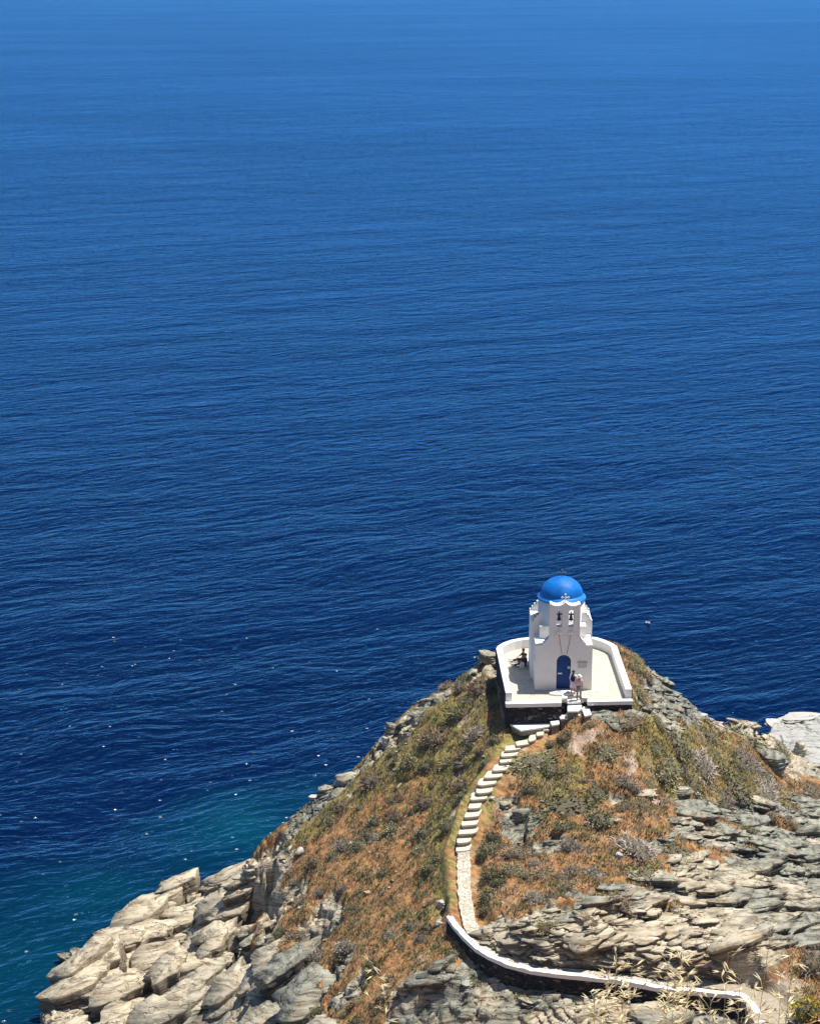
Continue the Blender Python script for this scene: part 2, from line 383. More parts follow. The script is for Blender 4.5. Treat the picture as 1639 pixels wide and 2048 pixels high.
M = {}
M['ground'] = make_ground_mat()
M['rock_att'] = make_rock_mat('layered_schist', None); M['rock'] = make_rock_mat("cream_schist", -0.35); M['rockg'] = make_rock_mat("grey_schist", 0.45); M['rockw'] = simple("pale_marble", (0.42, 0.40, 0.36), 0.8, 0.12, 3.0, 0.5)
M['white'] = make_white("whitewash"); M['white2'] = make_pathstone()
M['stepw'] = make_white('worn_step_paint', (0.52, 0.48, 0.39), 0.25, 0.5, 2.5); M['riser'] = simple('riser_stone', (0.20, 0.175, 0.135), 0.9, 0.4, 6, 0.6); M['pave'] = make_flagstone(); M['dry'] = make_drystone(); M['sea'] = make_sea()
M['dome'] = simple("blue_paint", (0.0, 0.135, 0.47), 0.55, 0.22, 2.2, 0.6, 0.25, None, 0.05); M['domerim'] = simple("pale_blue_paint", (0.015, 0.19, 0.55), 0.5, 0.1, 3.0, 0.2)
M['door'] = simple("door_blue", (0.002, 0.045, 0.20), 0.45, 0.12, 5.0); M['doorframe'] = simple("frame_blue", (0.01, 0.04, 0.13), 0.5)
M['iron'] = simple("dark_iron", (0.03, 0.03, 0.032), 0.5, 0.2, 9, 0.2, 0.5); M['cross'] = simple("white_enamel", (0.75, 0.75, 0.77), 0.4)
M['crossd'] = simple("weathered_metal", (0.22, 0.15, 0.12), 0.6); M['bronze'] = simple("dark_bronze", (0.03, 0.027, 0.02), 0.5, 0.2, 8, 0, 0.5)
M['plaque'] = simple("stone_plaque", (0.50, 0.48, 0.45), 0.6); M['paper'] = simple("paper_notice", (0.75, 0.78, 0.85), 0.7)
M['green'] = make_foliage("grey_green_leaves", (0.085, 0.082, 0.040), (0.19, 0.18, 0.088), (0.32, 0.30, 0.155))
M['olive'] = make_foliage("olive_leaves", (0.12, 0.11, 0.042), (0.27, 0.24, 0.095), (0.42, 0.375, 0.17))
M['lilac'] = make_foliage("dry_lilac_twigs", (0.14, 0.11, 0.09), (0.30, 0.25, 0.21), (0.46, 0.40, 0.34))
M['brown'] = make_foliage("dry_brown_twigs", (0.10, 0.065, 0.04), (0.23, 0.155, 0.095), (0.38, 0.28, 0.17))
M['bright'] = make_foliage("blue_green_leaves", (0.08, 0.12, 0.065), (0.15, 0.21, 0.12), (0.24, 0.31, 0.19))
M['yellow'] = make_foliage("yellow_green_leaves", (0.10, 0.10, 0.012), (0.25, 0.22, 0.025), (0.42, 0.36, 0.05))
M['rust'] = make_foliage("rust_grass_blades", (0.18, 0.09, 0.04), (0.38, 0.205, 0.085), (0.52, 0.35, 0.17))
M['straw'] = make_foliage("straw_grass_blades", (0.20, 0.15, 0.045), (0.38, 0.29, 0.09), (0.58, 0.46, 0.18))
M['core'] = simple("twig_heart", (0.12, 0.10, 0.065), 0.95, 0.2, 8, 0.5)
M['oat'] = simple("dry_oat_straw", (0.50, 0.40, 0.21), 0.6, 0.25, 20); M['husk'] = simple("oat_husk", (0.70, 0.60, 0.36), 0.55, 0.2, 30)

# ------------------------------------------------------------------ base height field
T = 22.0
ctl = []   # (x, y, z)
def C(u, v, z): p = P(u, v, z); ctl.append((p.x, p.y, z))
sil = [(990,1312,20.6),(930,1352,19.0),(850,1402,16.8),(770,1472,14.2),(690,1562,11.6),(600,1622,9.4),(520,1690,7.4),(470,1722,6.0)]
for k, (u, v, z) in enumerate(sil):
    C(u, v, z); p = P(u, v, z); s = 1.0 if k < 6 else 0.75
    ctl.append((p.x - 4.0 * s - z * 0.12, p.y + 4.5 * s + z * 0.25, 0.3)); ctl.append((p.x - 8 * s - z * 0.15, p.y + 10 * s + z * 0.35, -5))
for u, v, z in [(380,1752,2.1),(270,1822,1.9),(200,1880,1.6),(110,1990,1.4),(88,2048,1.2),(60,2150,0.6)]:
    C(u, v, z); p = P(u, v, z); ctl.append((p.x - 3.0, p.y + 3.0, -2.5)); ctl.append((p.x - 8, p.y + 9, -6))
for u, v, z in [(430,1790,4.3),(350,1850,2.8),(300,1920,2.6),(250,2000,2.2),(230,2060,2.0),(400,1950,4.3),(420,2048,4.5),(480,1880,6.0),(540,1950,7.5),(600,2048,8.5),(560,1780,8.1),
                (600,1700,9.6),(660,1650,11.4),(700,1750,11.9),(650,1850,10.0),(700,1950,11.4),(760,2040,12.2),(740,1600,13.4),(780,1500,15.2),(830,1600,15.2),(800,1700,14.0),(860,1450,17.3),
                (900,1400,18.6),(930,1480,18.6),(960,1420,19.7),(970,1370,20.3),(870,1530,16.9),(880,1650,15.8),(860,1780,14.9),(840,1900,14.2),(900,2000,14.0),(960,2048,13.6),
                (1000,1470,20.0),(1100,2048,14.3),(1250,2048,15.0),(1400,2048,15.6),(1020,1990,14.7),
                (1040,1540,19.0),(1120,1480,20.2),(1200,1450,20.9),(1280,1420,20.9),(1255,1340,21.2),(1240,1298,20.9),(1330,1380,19.2),(1200,1520,19.6),(1120,1580,18.7),(1050,1640,17.6),(1010,1720,17.0),
                (1100,1700,17.5),(1000,1800,16.9),(1060,1820,17.3),(1150,1840,17.6),(1200,1650,18.2),(1300,1500,18.9),(1300,1600,18.2),(1250,1750,17.9),(1300,1850,17.7),
                (1400,1480,15.9),(1400,1560,16.6),(1380,1660,17.3),(1400,1780,17.5),(1450,1880,17.7),(1500,1500,12.6),(1560,1560,10.6),(1500,1580,14.2),(1639,1620,10.8),(1600,1700,13.2),(1500,1680,15.6),
                (1550,1800,16.3),(1639,1800,15.2),(1600,1900,17.8),(1700,1900,17.4),(1639,1990,18.4),(1580,2048,18.4),(1720,2048,19.0),(1800,1700,12.5),(1800,1850,16.0)]: C(u, v, z)
for u, v, z in [(1340,1366,18.2),(1400,1408,14.2),(1460,1432,11.0),(1530,1449,7.2)]:
    C(u, v, z); p = P(u, v, z); ctl.append((p.x + 2.0, p.y + 6.5, z * 0.45)); ctl.append((p.x + 3, p.y + 16, -3))
for u, v, z in [(1420,1440,13.2),(1460,1462,12.4),(1500,1470,11.0),(1540,1500,9.6),(1560,1525,9.6),(1600,1550,8.2),(1640,1575,8.0),(1720,1600,8.2),(1540,1470,7.4),(1585,1520,5.6),(1660,1545,5.2),(1800,1610,7.0)]: C(u, v, z)
for u, v, z in [(1545,1440,2.6),(1639,1436,2.6),(1750,1432,2.6),(1570,1500,3.2),(1639,1560,3.8),(1700,1500,3.4),(1800,1560,4.2)]: C(u, v, z)
for u, v in [(1530,1420),(1639,1412),(1760,1408),(1900,1430)]: p = P(u, v, 0); ctl.append((p.x, p.y + 2, -4))
p = P(1000,1300,T); ctl += [(p.x, p.y + 7, 14), (p.x - 2, p.y + 16, -2)]; p = P(1240,1298,T); ctl += [(p.x + 1, p.y + 8, 13), (p.x + 3, p.y + 17, -2)]; p = P(1120,1280,T); ctl += [(p.x, p.y + 3, 19.5), (p.x, p.y + 12, 8), (p.x, p.y + 20, -4)]
# near hillside that carries the viewer, all of it below the frame
for y in (4, 14, 28, 42, 56, 70):
    for x in (-30, -12, 0, 14, 30, 50):
        ctl.append((x, y, 66.0 - 0.612 * y - 0.25 * max(0, -x - 4) - 0.006 * y * max(0, 6 - x)))
for x, z in ((-40, -3), (-30, 0.5), (-22, 3.0), (-12, 6.5), (-4, 9.5), (4, 12.0), (14, 14.5), (26, 17.0), (40, 18.0)): ctl.append((x, 84, z))
ctl += [(-60, 60, 0), (-50, 84, -5), (-60, 100, -8), (-60, 130, -8), (60, 90, 17), (60, 110, 12), (60, 130, 6), (60, 150, 4), (60, 170, -4), (60, 190, -8), (0, 190, -8), (-60, 190, -8), (0, 165, -8), (-30, 160, -8), (30, 180, -8)]

# path: slabs (photo position, size in photo pixels, height)
zs = [(1190,75,90,50),(1125,130,80,50),(1045,180,75,58),(945,230,150,45),(845,280,165,50),(810,338,180,55),(785,402,140,55),(720,480,160,65),(650,550,185,65),(590,622,190,72),(560,700,180,78),(500,772,175,75),(460,857,130,85),(437,950,160,72),(412,1034,180,75),(385,1122,200,75),(350,1210,158,78),(340,1297,148,80)]
SLABS = []
for i, (a, b, w, h) in enumerate(zs):
    z = 20.45 - (20.45 - 16.75) * (i / 17.0) ** 1.3
    SLABS.append((860 + a / 5.12, 1440 + b / 5.12, w / 5.12, h / 5.12, z))
PATH = [(SLABS[-1][0], SLABS[-1][1] + 9, 16.68, 29), (927, 1725, 16.5, 31), (927, 1760, 16.3, 31), (929, 1790, 16.2, 31), (932, 1815, 16.15, 30), (938, 1845, 16.15, 30), (952, 1870, 16.15, 36), (975, 1893, 16.2, 34), (1010, 1915, 16.3, 26), (1060, 1930, 16.4, 20),
        (1110, 1938, 16.5, 18), (1160, 1943, 16.6, 16), (1230, 1950, 16.8, 14), (1300, 1962, 17.0, 15), (1350, 1968, 17.15, 16), (1420, 1970, 17.35, 22), (1480, 1978, 17.6, 32), (1520, 2000, 17.9, 70), (1550, 2048, 18.2, 90)]
WALL = [(892,1832,16.45),(905,1850,16.5),(925,1873,16.5),(950,1896,16.5),(975,1911,16.55),(1010,1927,16.6),(1060,1940,16.7),(1110,1947,16.8),(1160,1952,16.9),(1230,1959,17.1),(1270,1966,17.2),(1310,1974,17.3),(1350,1979,17.4),(1400,1983,17.55),(1450,1987,17.75),(1478,1991,17.85),(1498,2010,17.95),(1512,2035,18.05),(1520,2060,18.1),(1525,2100,18.2)]
for u, v, w, h, z in SLABS[1::2]: C(u, v, z - 0.15)
for u, v, z, w in PATH[1::2]: C(u, v, z - 0.12)

ctl = np.array(ctl)
def _phi(r2): return np.where(r2 > 0, 0.5 * r2 * np.log(np.maximum(r2, 1e-12)), 0)
_n = len(ctl); _d2 = ((ctl[:, None, :2] - ctl[None, :, :2]) ** 2).sum(-1)
_A = np.zeros((_n + 3, _n + 3)); _A[:_n, :_n] = _phi(_d2) + np.eye(_n) * 1.2
_A[:_n, _n] = 1; _A[:_n, _n + 1:] = ctl[:, :2]; _A[_n, :_n] = 1; _A[_n + 1:, :_n] = ctl[:, :2].T
_w = np.linalg.solve(_A, np.concatenate([ctl[:, 2], [0, 0, 0]]))
def rbf(x, y):
    out = _w[_n] + _w[_n + 1] * x + _w[_n + 2] * y
    for i in range(_n): out = out + _w[i] * _phi((x - ctl[i, 0]) ** 2 + (y - ctl[i, 1]) ** 2)
    return out
GX0, GX1, GY0, GY1, GS = -62.0, 62.0, 0.0, 190.0, 0.5
_gx = np.arange(GX0, GX1 + GS, GS); _gy = np.arange(GY0, GY1 + GS, GS)
_GX, _GY = np.meshgrid(_gx, _gy)
_GZ = rbf(_GX, _GY)
def bil(Z, x0, y0, sx, sy, x, y):
    fx = np.clip((x - x0) / sx, 0, Z.shape[1] - 1.001); fy = np.clip((y - y0) / sy, 0, Z.shape[0] - 1.001)
    i = fx.astype(int); j = fy.astype(int); a = fx - i; b = fy - j
    return (Z[j, i] * (1 - a) + Z[j, i + 1] * a) * (1 - b) + (Z[j + 1, i] * (1 - a) + Z[j + 1, i + 1] * a) * b
def H0f(x, y): return bil(_GZ, GX0, GY0, GS, GS, np.asarray(x, float), np.asarray(y, float))

def seat(hf, u, v):
    """where the sight line of that place of the photograph meets the ground"""
    d = ray(u, v); t = np.arange(70, 200, 0.15)
    zz = CAMZ + d[2] * t; hh = hf(d[0] * t, d[1] * t)
    k = np.nonzero(zz < hh)[0]
    k = k[0] if len(k) else len(t) - 1
    return float(d[0] * t[k]), float(d[1] * t[k])

# ------------------------------------------------------------------ terrace outline (world)
def zm(x, y): return (960 + x / 4.82, 1120 + y / 4.82)
FL = P(1012, 1409, T); FR = P(1264, 1403, T)
back_px = [(155,850),(172,825),(230,795),(300,770),(380,752),(470,744),(620,738),(780,734),(930,734),(1070,740),(1130,750),(1200,770),(1270,800),(1312,832)]
PH = 0.62
BACK = [P(*zm(*q), T + PH) for q in back_px]
OUT = [(FL.x, FL.y)] + [(b.x, b.y) for b in BACK] + [(FR.x, FR.y)]      # clockwise from front left over the back to front right
def pip(x, y, poly):
    ins = np.zeros(x.shape, bool); n = len(poly)
    for i in range(n):
        (x1, y1), (x2, y2) = poly[i], poly[(i + 1) % n]
        c = ((y1 > y) != (y2 > y)) & (x < (x2 - x1) * (y - y1) / (y2 - y1 + 1e-12) + x1)
        ins ^= c
    return ins
def dseg(x, y, pts):
    """distance, parameter and side to a polyline"""
    best = np.full(x.shape, 1e9); par = np.zeros(x.shape); side = np.zeros(x.shape)
    for i in range(len(pts) - 1):
        ax, ay = pts[i][:2]; bx, by = pts[i + 1][:2]; dx, dy = bx - ax, by - ay; L = dx * dx + dy * dy + 1e-12
        t = np.clip(((x - ax) * dx + (y - ay) * dy) / L, 0, 1); d = np.hypot(x - ax - t * dx, y - ay - t * dy)
        m = d < best; best = np.where(m, d, best); par = np.where(m, i + t, par)
        side = np.where(m, np.sign((x - ax) * dy - (y - ay) * dx), side)
    return best, par, side

# ------------------------------------------------------------------ high resolution headland
HX0, HX1, HY0, HY1 = -34.0, 46.0, 83.5, 172.0
NX, NY = 730, 800
hx = np.linspace(HX0, HX1, NX); hy = np.linspace(HY0, HY1, NY)
X, Y = np.meshgrid(hx, hy)
Zb = H0f(X, Y)
def wpoly(pts): return [seat(H0f, u, v) for u, v in pts]
def soft_poly(pts, soft, nz=1.2, seed=0):
    q = wpoly(pts); xx = X + nz * fbm(X / 2.2, Y / 2.2, 4, seed + 40); yy = Y + nz * fbm(X / 2.2, Y / 2.2, 4, seed + 60)
    d, _, _ = dseg(xx, yy, q + [q[0]]); ins = pip(xx, yy, q)
    return sstep(-soft, soft, np.where(ins, d, -d))
def blobs(lst, nz=0.5, seed=3):
    out = np.zeros(X.shape)
    wx = nz * fbm(X / 1.3, Y / 1.3, 4, seed); wy = nz * fbm(X / 1.3, Y / 1.3, 4, seed + 7)
    for u, v, ru, rv in lst:
        cx, cy = seat(H0f, u, v); sc = 3945 / math.hypot(math.hypot(cx, cy), 50)
        d = np.hypot((X + wx - cx) / (ru / sc), (Y + wy - cy) / (rv / sc / 0.5))
        out = np.maximum(out, 1 - sstep(0.7, 1.15, d))
    return out
rock = np.maximum.reduce([
    soft_poly([(60,2200),(60,2048),(100,1960),(250,1805),(370,1725),(470,1700),(515,1725),(500,1790),(560,1805),(590,1830),(480,1850),(540,1905),(560,1960),(650,1985),(640,2048),(640,2200)], 0.5, 0.9, 1),
    soft_poly([(960,1900),(1040,1860),(1160,1830),(1200,1790),(1320,1750),(1350,1680),(1340,1620),(1430,1590),(1520,1600),(1660,1580),(1900,1600),(1900,1930),(1600,1925),(1450,1950),(1100,1935)], 0.5, 1.2, 2),
    soft_poly([(780,2010),(900,1990),(1000,1965),(1100,1955),(1300,1980),(1480,1995),(1500,2200),(700,2200)], 0.4, 0.7, 3),
    soft_poly([(1172,1412),(1270,1412),(1290,1370),(1280,1330),(1340,1360),(1420,1408),(1530,1440),(1530,1490),(1450,1470),(1380,1440),(1345,1475),(1250,1470)], 0.35, 0.8, 4),
    blobs([(1640,1490,160,75),(1470,1440,70,22),(1600,1590,60,30),(985,1320,30,14),(855,1408,25,10),(800,1465,50,20),(765,1480,30,16),(720,1530,30,12),(660,1590,50,16),(640,1615,40,14),(560,1680,60,22),(530,1700,40,20),
           (640,1850,40,45),(670,1940,30,30),(590,1790,30,24),(1040,1655,35,30),(1100,1690,50,18),(1360,1595,34,14),(1230,1590,40,14),(1010,1610,30,12),(1100,1830,70,25),(1010,1850,30,20),(880,1825,18,14),(920,1535,16,9),
           (700,1980,50,30),(810,1400,10,8),(1570,1540,50,26),(1340,1700,60,26),(700,1590,12,6),(965,1955,40,22),(930,1922,14,14),(800,1575,25,6),(870,1545,20,5),(1200,1430,40,14)], 0.7)])
# rim of bare rock along the seaward edge
rim = [seat(H0f, u, v + 6) for u, v, z in sil]
d, _, _ = dseg(X, Y, rim); rock = np.maximum(rock, 1 - sstep(0.5, 1.5, d + 0.9 * fbm(X / 1.6, Y / 1.6, 3, 90)))
gy = np.gradient(Zb, hy[1] - hy[0], axis=0); gx = np.gradient(Zb, hx[1] - hx[0], axis=1)
rock = np.maximum(rock, sstep(1.15, 1.7, np.hypot(gx, gy) + 0.2 * fbm(X / 2, Y / 2, 3, 91)))
rock = np.maximum(rock, 1 - sstep(1.0, 3.5, Zb))
keep_veg = blobs([(1380,1690,34,10),(1300,1805,34,8),(1480,1660,34,8),(1200,1838,44,8),(1560,1640,40,8),(1430,1765,24,6),(1120,1842,30,7),(1410,1700,40,9),(1500,1700,24,7),(1350,1830,26,6),(1270,1775,40,12),(1440,1640,50,10),(1340,1760,20,8),(545,1855,50,26),(1450,1700,25,10),(1080,1800,40,16),(1570,1610,40,10),(500,1750,25,12),(1000,1980,30,10)], 0.4, 22)
rock = rock * (1 - 0.9 * keep_veg)

_sq = [P(u, v, z) for u, v, z in [(1541,1441,3.0),(1556,1436,3.0),(1600,1434,3.0),(1700,1433,3.0),(1860,1436,3.0),(1900,1640,3.6),(1700,1620,3.6),(1620,1600,3.6),(1530,1560,3.4),(1510,1500,3.2),(1526,1462,3.1)]]
_sq = [(q.x, q.y) for q in _sq]
_xx = X + 0.5 * fbm(X / 2, Y / 2, 3, 9); _yy = Y + 0.5 * fbm(X / 2, Y / 2, 3, 10); _d, _, _ = dseg(_xx, _yy, _sq + [_sq[0]]); _in = pip(_xx, _yy, _sq)
slabz = sstep(-0.25, 0.25, np.where(_in, _d, -_d))
_far = (Y > 141) & (X > 20)
_pl = 3.0 + 0.05 * (X - 30) - 0.03 * (Y - 155)
Zb = np.where(_far, Zb * (1 - slabz) + _pl * slabz, Zb)
Zb = np.where(_far & ~_in, np.minimum(Zb, np.maximum(2.4 - 1.1 * _d, -4)), Zb); slabz = np.where(_far, slabz, 0)   # smooth marble shelf by the sea
sL = soft_poly([(60,2200),(60,2048),(100,1960),(250,1805),(370,1725),(480,1700),(560,1790),(560,1960),(650,1985),(640,2200)], 2.0, 0.6, 12)   # big-block zone lower left
sN = soft_poly([(740,2010),(1010,1985),(1480,2010),(1500,2200),(700,2200)], 1.0, 0.5, 13)

# soft relief
Z = Zb + 0.35 * fbm(X / 5.0, Y / 5.0, 3, 1) * (1 - slabz) + 0.10 * fbm(X / 1.1, Y / 1.1, 3, 2)
tus = np.abs(fbm(X / 0.75, Y / 0.75, 3, 77)); Z = Z + (1 - rock) * 0.22 * (0.5 - tus)
# big blocks with clefts between them
def blocks(size, seed, amp, cleft, cw, rot=0.5, asp=1.7):
    c, s = math.cos(rot), math.sin(rot)
    wx = 0.28 * size * fbm(X / size, Y / size, 3, seed + 2); wy = 0.28 * size * fbm(X / size, Y / size, 3, seed + 4)
    a = ((X + wx) * c + (Y + wy) * s) / (size * asp); b = (-(X + wx) * s + (Y + wy) * c) / size
    f1, f2, cid, cx, cy = voro(a, b, seed)
    tilt = ((a - cx) * (cid - 0.5) * 2.0 + (b - cy) * ((cid * 7.3) % 1 - 0.5) * 2.0) * size * 0.35
    gap = 1 - sstep(0.0, cw, f2 - f1)
    return amp * ((cid * 3.7) % 1 - 0.45) + tilt * amp * 0.6 - cleft * gap
rk = rock * (1 - slabz)
Z += rk * sL * blocks(4.2, 21, 0.9, 1.3, 0.09, 0.9, 1.4)
Z += rk * (0.15 + 0.35 * np.maximum(sL * 0.8, sN)) * blocks(1.7, 31, 0.7, 0.7, 0.09, 0.7)
Z += rk * 0.35 * blocks(0.7, 33, 0.35, 0.15, 0.08, 0.0, 2.8)
Z += slabz * 0.7 * blocks(4.0, 35, 0.45, 0.35, 0.06, -0.35, 2.6) + slabz * 0.25 * blocks(1.4, 36, 0.5, 0.4, 0.07, -0.5, 3.0)
# dark pits between the big blocks
pitm = np.zeros(X.shape); pitr = np.zeros(X.shape)
for u, v, ru, rv, dep in [(500,1795,60,34,4.2),(545,1835,22,34,2.6),(300,1990,40,22,2.2),(150,2020,34,16,1.6),(395,1880,10,24,1.6),(260,1935,14,18,1.4),(440,1985,18,50,2.6),(190,2010,60,30,1.8),(380,1850,26,8,1.2),(470,1895,16,40,1.8),(560,2010,34,26,2.2),(635,1865,22,16,2.2),(672,1942,18,18,2.0),(345,1805,30,14,1.5),
                          (205,1900,16,16,1.4),(590,1790,18,12,1.3),(1040,1680,12,14,1.0),(900,2020,80,16,1.8),(1560,1750,40,16,1.6),(1480,1745,20,8,1.0),(1250,1862,70,12,0.9),(1555,1690,36,22,1.6),(560,1700,18,10,1.2),(1520,1545,26,12,1.0)]:
    cx, cy = seat(H0f, u, v); sc = 3945 / math.hypot(math.hypot(cx, cy), 50)
    wx = 0.5 * fbm(X / 1.2, Y / 1.2, 3, int(u)); dd = np.hypot((X + wx - cx) / (ru / sc), (Y + wx - cy) / (rv / sc / 0.5))
    Z -= dep * (1 - sstep(0.75, 1.1, dd)); pitm = np.maximum(pitm, 1 - sstep(0.7, 1.0, dd)); pitr = np.maximum(pitr, 1 - sstep(1.2, 1.6, dd))
# bedding: the rock breaks along tilted layers into ledges
S = Z + 0.20 * X - 0.06 * Y + 0.8 * fbm(X / 8, Y / 8, 2, 51) + 0.20 * fbm(X / 2.4, Y / 1.2, 4, 52)
def ledge(S, Tk, edge):
    k = S / Tk; f = k - np.floor(k)
    return (np.floor(k) + sstep(edge, 1.0, f) - k) * Tk
lw = rk * (0.45 + 0.55 * sstep(-0.3, 0.3, fbm(X / 4, Y / 4, 2, 55)))
Z += lw * (0.9 * ledge(S, 1.05, 0.88) + 0.95 * ledge(S + 0.16 * fbm(X / 2.2, Y / 1.0, 3, 56), 0.34, 0.80) + 0.6 * ledge(S + 0.08 * fbm(X / 1.2, Y / 0.6, 3, 57), 0.14, 0.6))
Z += rk * 0.05 * fbm(X / 0.35, Y / 0.35, 3, 58)

Z -= 1.2 * sL * rk * sstep(1.0, 2.2, Z)
# path bench and retaining wall step
Pp = [P(u, v, z) for u, v, z, w in PATH]; pw = [w / 41.0 * 0.5 for *_, w in PATH]
Sl = [P(u, v, z) for u, v, w, h, z in SLABS]
line = Sl + Pp; lz = np.array([q.z for q in line]); lwid = np.array([0.62] * len(Sl) + [max(0.6, a) for a in pw])
d, par, side = dseg(X, Y, line)
i0 = np.clip(par.astype(int), 0, len(line) - 2); fr = par - i0
low = sstep(len(Sl) + 6.5, len(Sl) + 8.5, par) * (1 - sstep(len(Sl) + 15.5, len(Sl) + 17, par))
pz = lz[i0] * (1 - fr) + lz[i0 + 1] * fr; ww = lwid[i0] * (1 - fr) + lwid[i0 + 1] * fr
bench = 1 - sstep(ww + 0.15, ww + 0.75 - 0.35 * low, d)
farside = (Y > np.interp(X, [q.x for q in sorted(line[len(Sl) + 3:], key=lambda q: q.x)], [q.y for q in sorted(line[len(Sl) + 3:], key=lambda q: q.x)])) & (X > line[len(Sl) + 4].x)
Z = Z + np.where(farside, low * 1.25 * sstep(ww + 0.2, ww + 0.7, d + 0.5 * fbm(X / 1.5, Y / 1.5, 3, 66)) * (1 - sstep(3.0, 9.0, d)), 0)
rock = np.maximum(rock, np.where(farside, low * (1 - sstep(2.0, 4.0, d)), 0))
Z = Z * (1 - bench) + (pz - 0.16) * bench
rock = rock * (1 - bench * 0.8 * (1 - low))
Wp = [P(u, v, z) for u, v, z in WALL]
dw, parw, sw = dseg(X, Y, Wp)
near = (sw > 0)
# which side is the drop: test with a point just in front (toward the viewer) of the wall
tx, ty = P(1160, 1952, 16.9).x, P(1160, 1952, 16.9).y - 1.0
_, _, st = dseg(np.array([tx]), np.array([ty]), Wp)
near = (sw == st[0]) & (dw < 6) & (parw > 0.001)
i0 = np.clip(parw.astype(int), 0, len(Wp) - 2); wz = np.array([q.z for q in Wp]); fz = wz[i0] * (1 - (parw - i0)) + wz[i0 + 1] * (parw - i0)
tgt = fz - (0.35 + 0.95 * sstep(0, 5, parw)) - 0.10 * np.clip(dw - 0.4, 0, 8) + 0.22 * fbm(X / 1.0, Y / 1.0, 3, 71)
wgt = np.where(near, 1 - sstep(1.0, 6.0, dw), 0) * sstep(-.2, 2.5, parw)
Z = Z * (1 - wgt) + tgt * wgt
# beneath the terrace
ins = pip(X, Y, OUT); dT, _, _ = dseg(X, Y, OUT + [OUT[0]])
Z = np.where(ins, np.minimum(Z, T - 1.0), Z)
lf = (X < FL.x + 3.8) & ~ins
gapz = np.where(X < FL.x + 1.0, 1.9, 1.55) * sstep(6.0, 2.2, X - FL.x) + 0.45 * (1 - sstep(6.0, 2.2, X - FL.x))
Z = np.where(~ins, np.minimum(Z, T - gapz + 0.6 * np.maximum(0, dT - 0.8)), Z)
wq = np.where(~ins, sstep(FL.x + 4.4, FL.x + 5.2, X) * sstep(FL.y + 2, FL.y + .5, Y) * (1 - sstep(.8, 3.5, dT)), 0); Z = Z * (1 - wq) + np.maximum(Z, T - 0.55 - 0.28 * dT + 0.1 * fbm(X / .6, Y / .6, 3, 8)) * wq

dS, pS, _ = dseg(X, Y, Sl + Pp[:2]); i0 = np.clip(pS.astype(int), 0, len(Sl)); zS = np.array([q.z for q in Sl + Pp[:2]]); pzS = zS[i0] * (1 - (pS - i0)) + zS[np.minimum(i0 + 1, len(zS) - 1)] * (pS - i0)
bS = (1 - sstep(0.75, 1.5, dS)) * ~ins; Z = Z * (1 - bS) + (pzS - 0.2) * bS; bench = np.maximum(bench, bS)
def Hf(x, y):
    x = np.asarray(x, float); y = np.asarray(y, float)
    a = bil(Z, HX0, HY0, hx[1] - hx[0], hy[1] - hy[0], x, y)
    o = (x < HX0) | (x > HX1) | (y < HY0) | (y > HY1)
    return np.where(o, H0f(x, y), a)
def at(u, v): return seat(Hf, u, v)
def samp(A, x, y): return bil(A, HX0, HY0, hx[1] - hx[0], hy[1] - hy[0], np.asarray(x, float), np.asarray(y, float))

rock = np.maximum(np.maximum(np.maximum(rock, slabz), pitr), sstep(136, 139, Y) * sstep(19, 22, X))
olive = blobs([(760,1500,190,90),(900,1560,60,120),(880,1700,40,110),(850,1450,130,110),(960,1400,60,60),(620,1650,60,30),(1120,1560,70,40),(960,1600,40,60),(1350,1520,120,90),(1480,1550,120,70),(1300,1330,60,60),(1000,1480,70,30),(880,1800,30,50)], 1.2, 14)
grey = np.clip(blobs([(1560,1700,140,120),(1639,1620,120,60),(1230,1440,80,30),(600,1950,120,60),(1050,1670,60,40),(860,2040,100,30),(1380,1430,120,50),(1450,1640,120,50)], 1.5, 15) * 1.1
               + 0.08 * sstep(-2, 2, X) - 0.9 * blobs([(300,1900,260,170),(1250,1890,200,30),(400,1780,120,60),(1300,2030,260,30)], 1.0, 16), -1, 1)
grey = grey * (1 - slabz) - slabz * 0.2
bare = 0.8 * blobs([(1170,1482,34,9),(1145,1500,22,7),(1260,1530,10,20),(1300,1600,16,8),(1400,1545,20,16),(1260,1440,30,10),(850,1930,10,26),(900,1640,20,10),(930,1440,12,14),(1040,1500,10,6)], 0.5, 18)
sand = np.maximum(blobs([(1540,2020,60,50),(1560,1975,60,14),(1620,1870,40,14)], 0.4, 19), 0)

# drop faces that lie well under water
vid = np.arange(NX * NY).reshape(NY, NX)
q = np.stack([vid[:-1, :-1], vid[:-1, 1:], vid[1:, 1:], vid[1:, :-1]], -1).reshape(-1, 4)
zf = Z.ravel(); q = q[(zf[q].max(1) > -2.0)]
used = np.unique(q); remap = -np.ones(NX * NY, int); remap[used] = np.arange(len(used))
# push ledge lips outwards a little so the beds overhang
kf = S / 0.42; kf = kf - np.floor(kf); nrm = np.hypot(gx, gy) + 1e-6
lip = 0.16 * lw * (1 - bench) * np.sin(kf * 2 * np.pi) * np.clip(dT - 0.3, 0, 1)
jit = 0.03 * rk
V = np.stack([X - lip * gx / nrm + jit * fbm(X / .2, Y / .2, 1, 5), Y - lip * gy / nrm + jit * fbm(X / .2, Y / .2, 1, 6), Z], -1).reshape(-1, 3)[used]
land = mesh_obj("headland", V, remap[q], M['ground'])
tag(land, "rocky headland of rust and olive scrub above the sea", None, None, 'structure')
for nm, A in (("rock", rock), ("olive", olive), ("grey", grey), ("bare", bare), ("sand", sand), ("marble", slabz)):
    at_ = land.data.attributes.new(nm, 'FLOAT', 'POINT'); at_.data.foreach_set("value", A.ravel()[used].astype(np.float32))
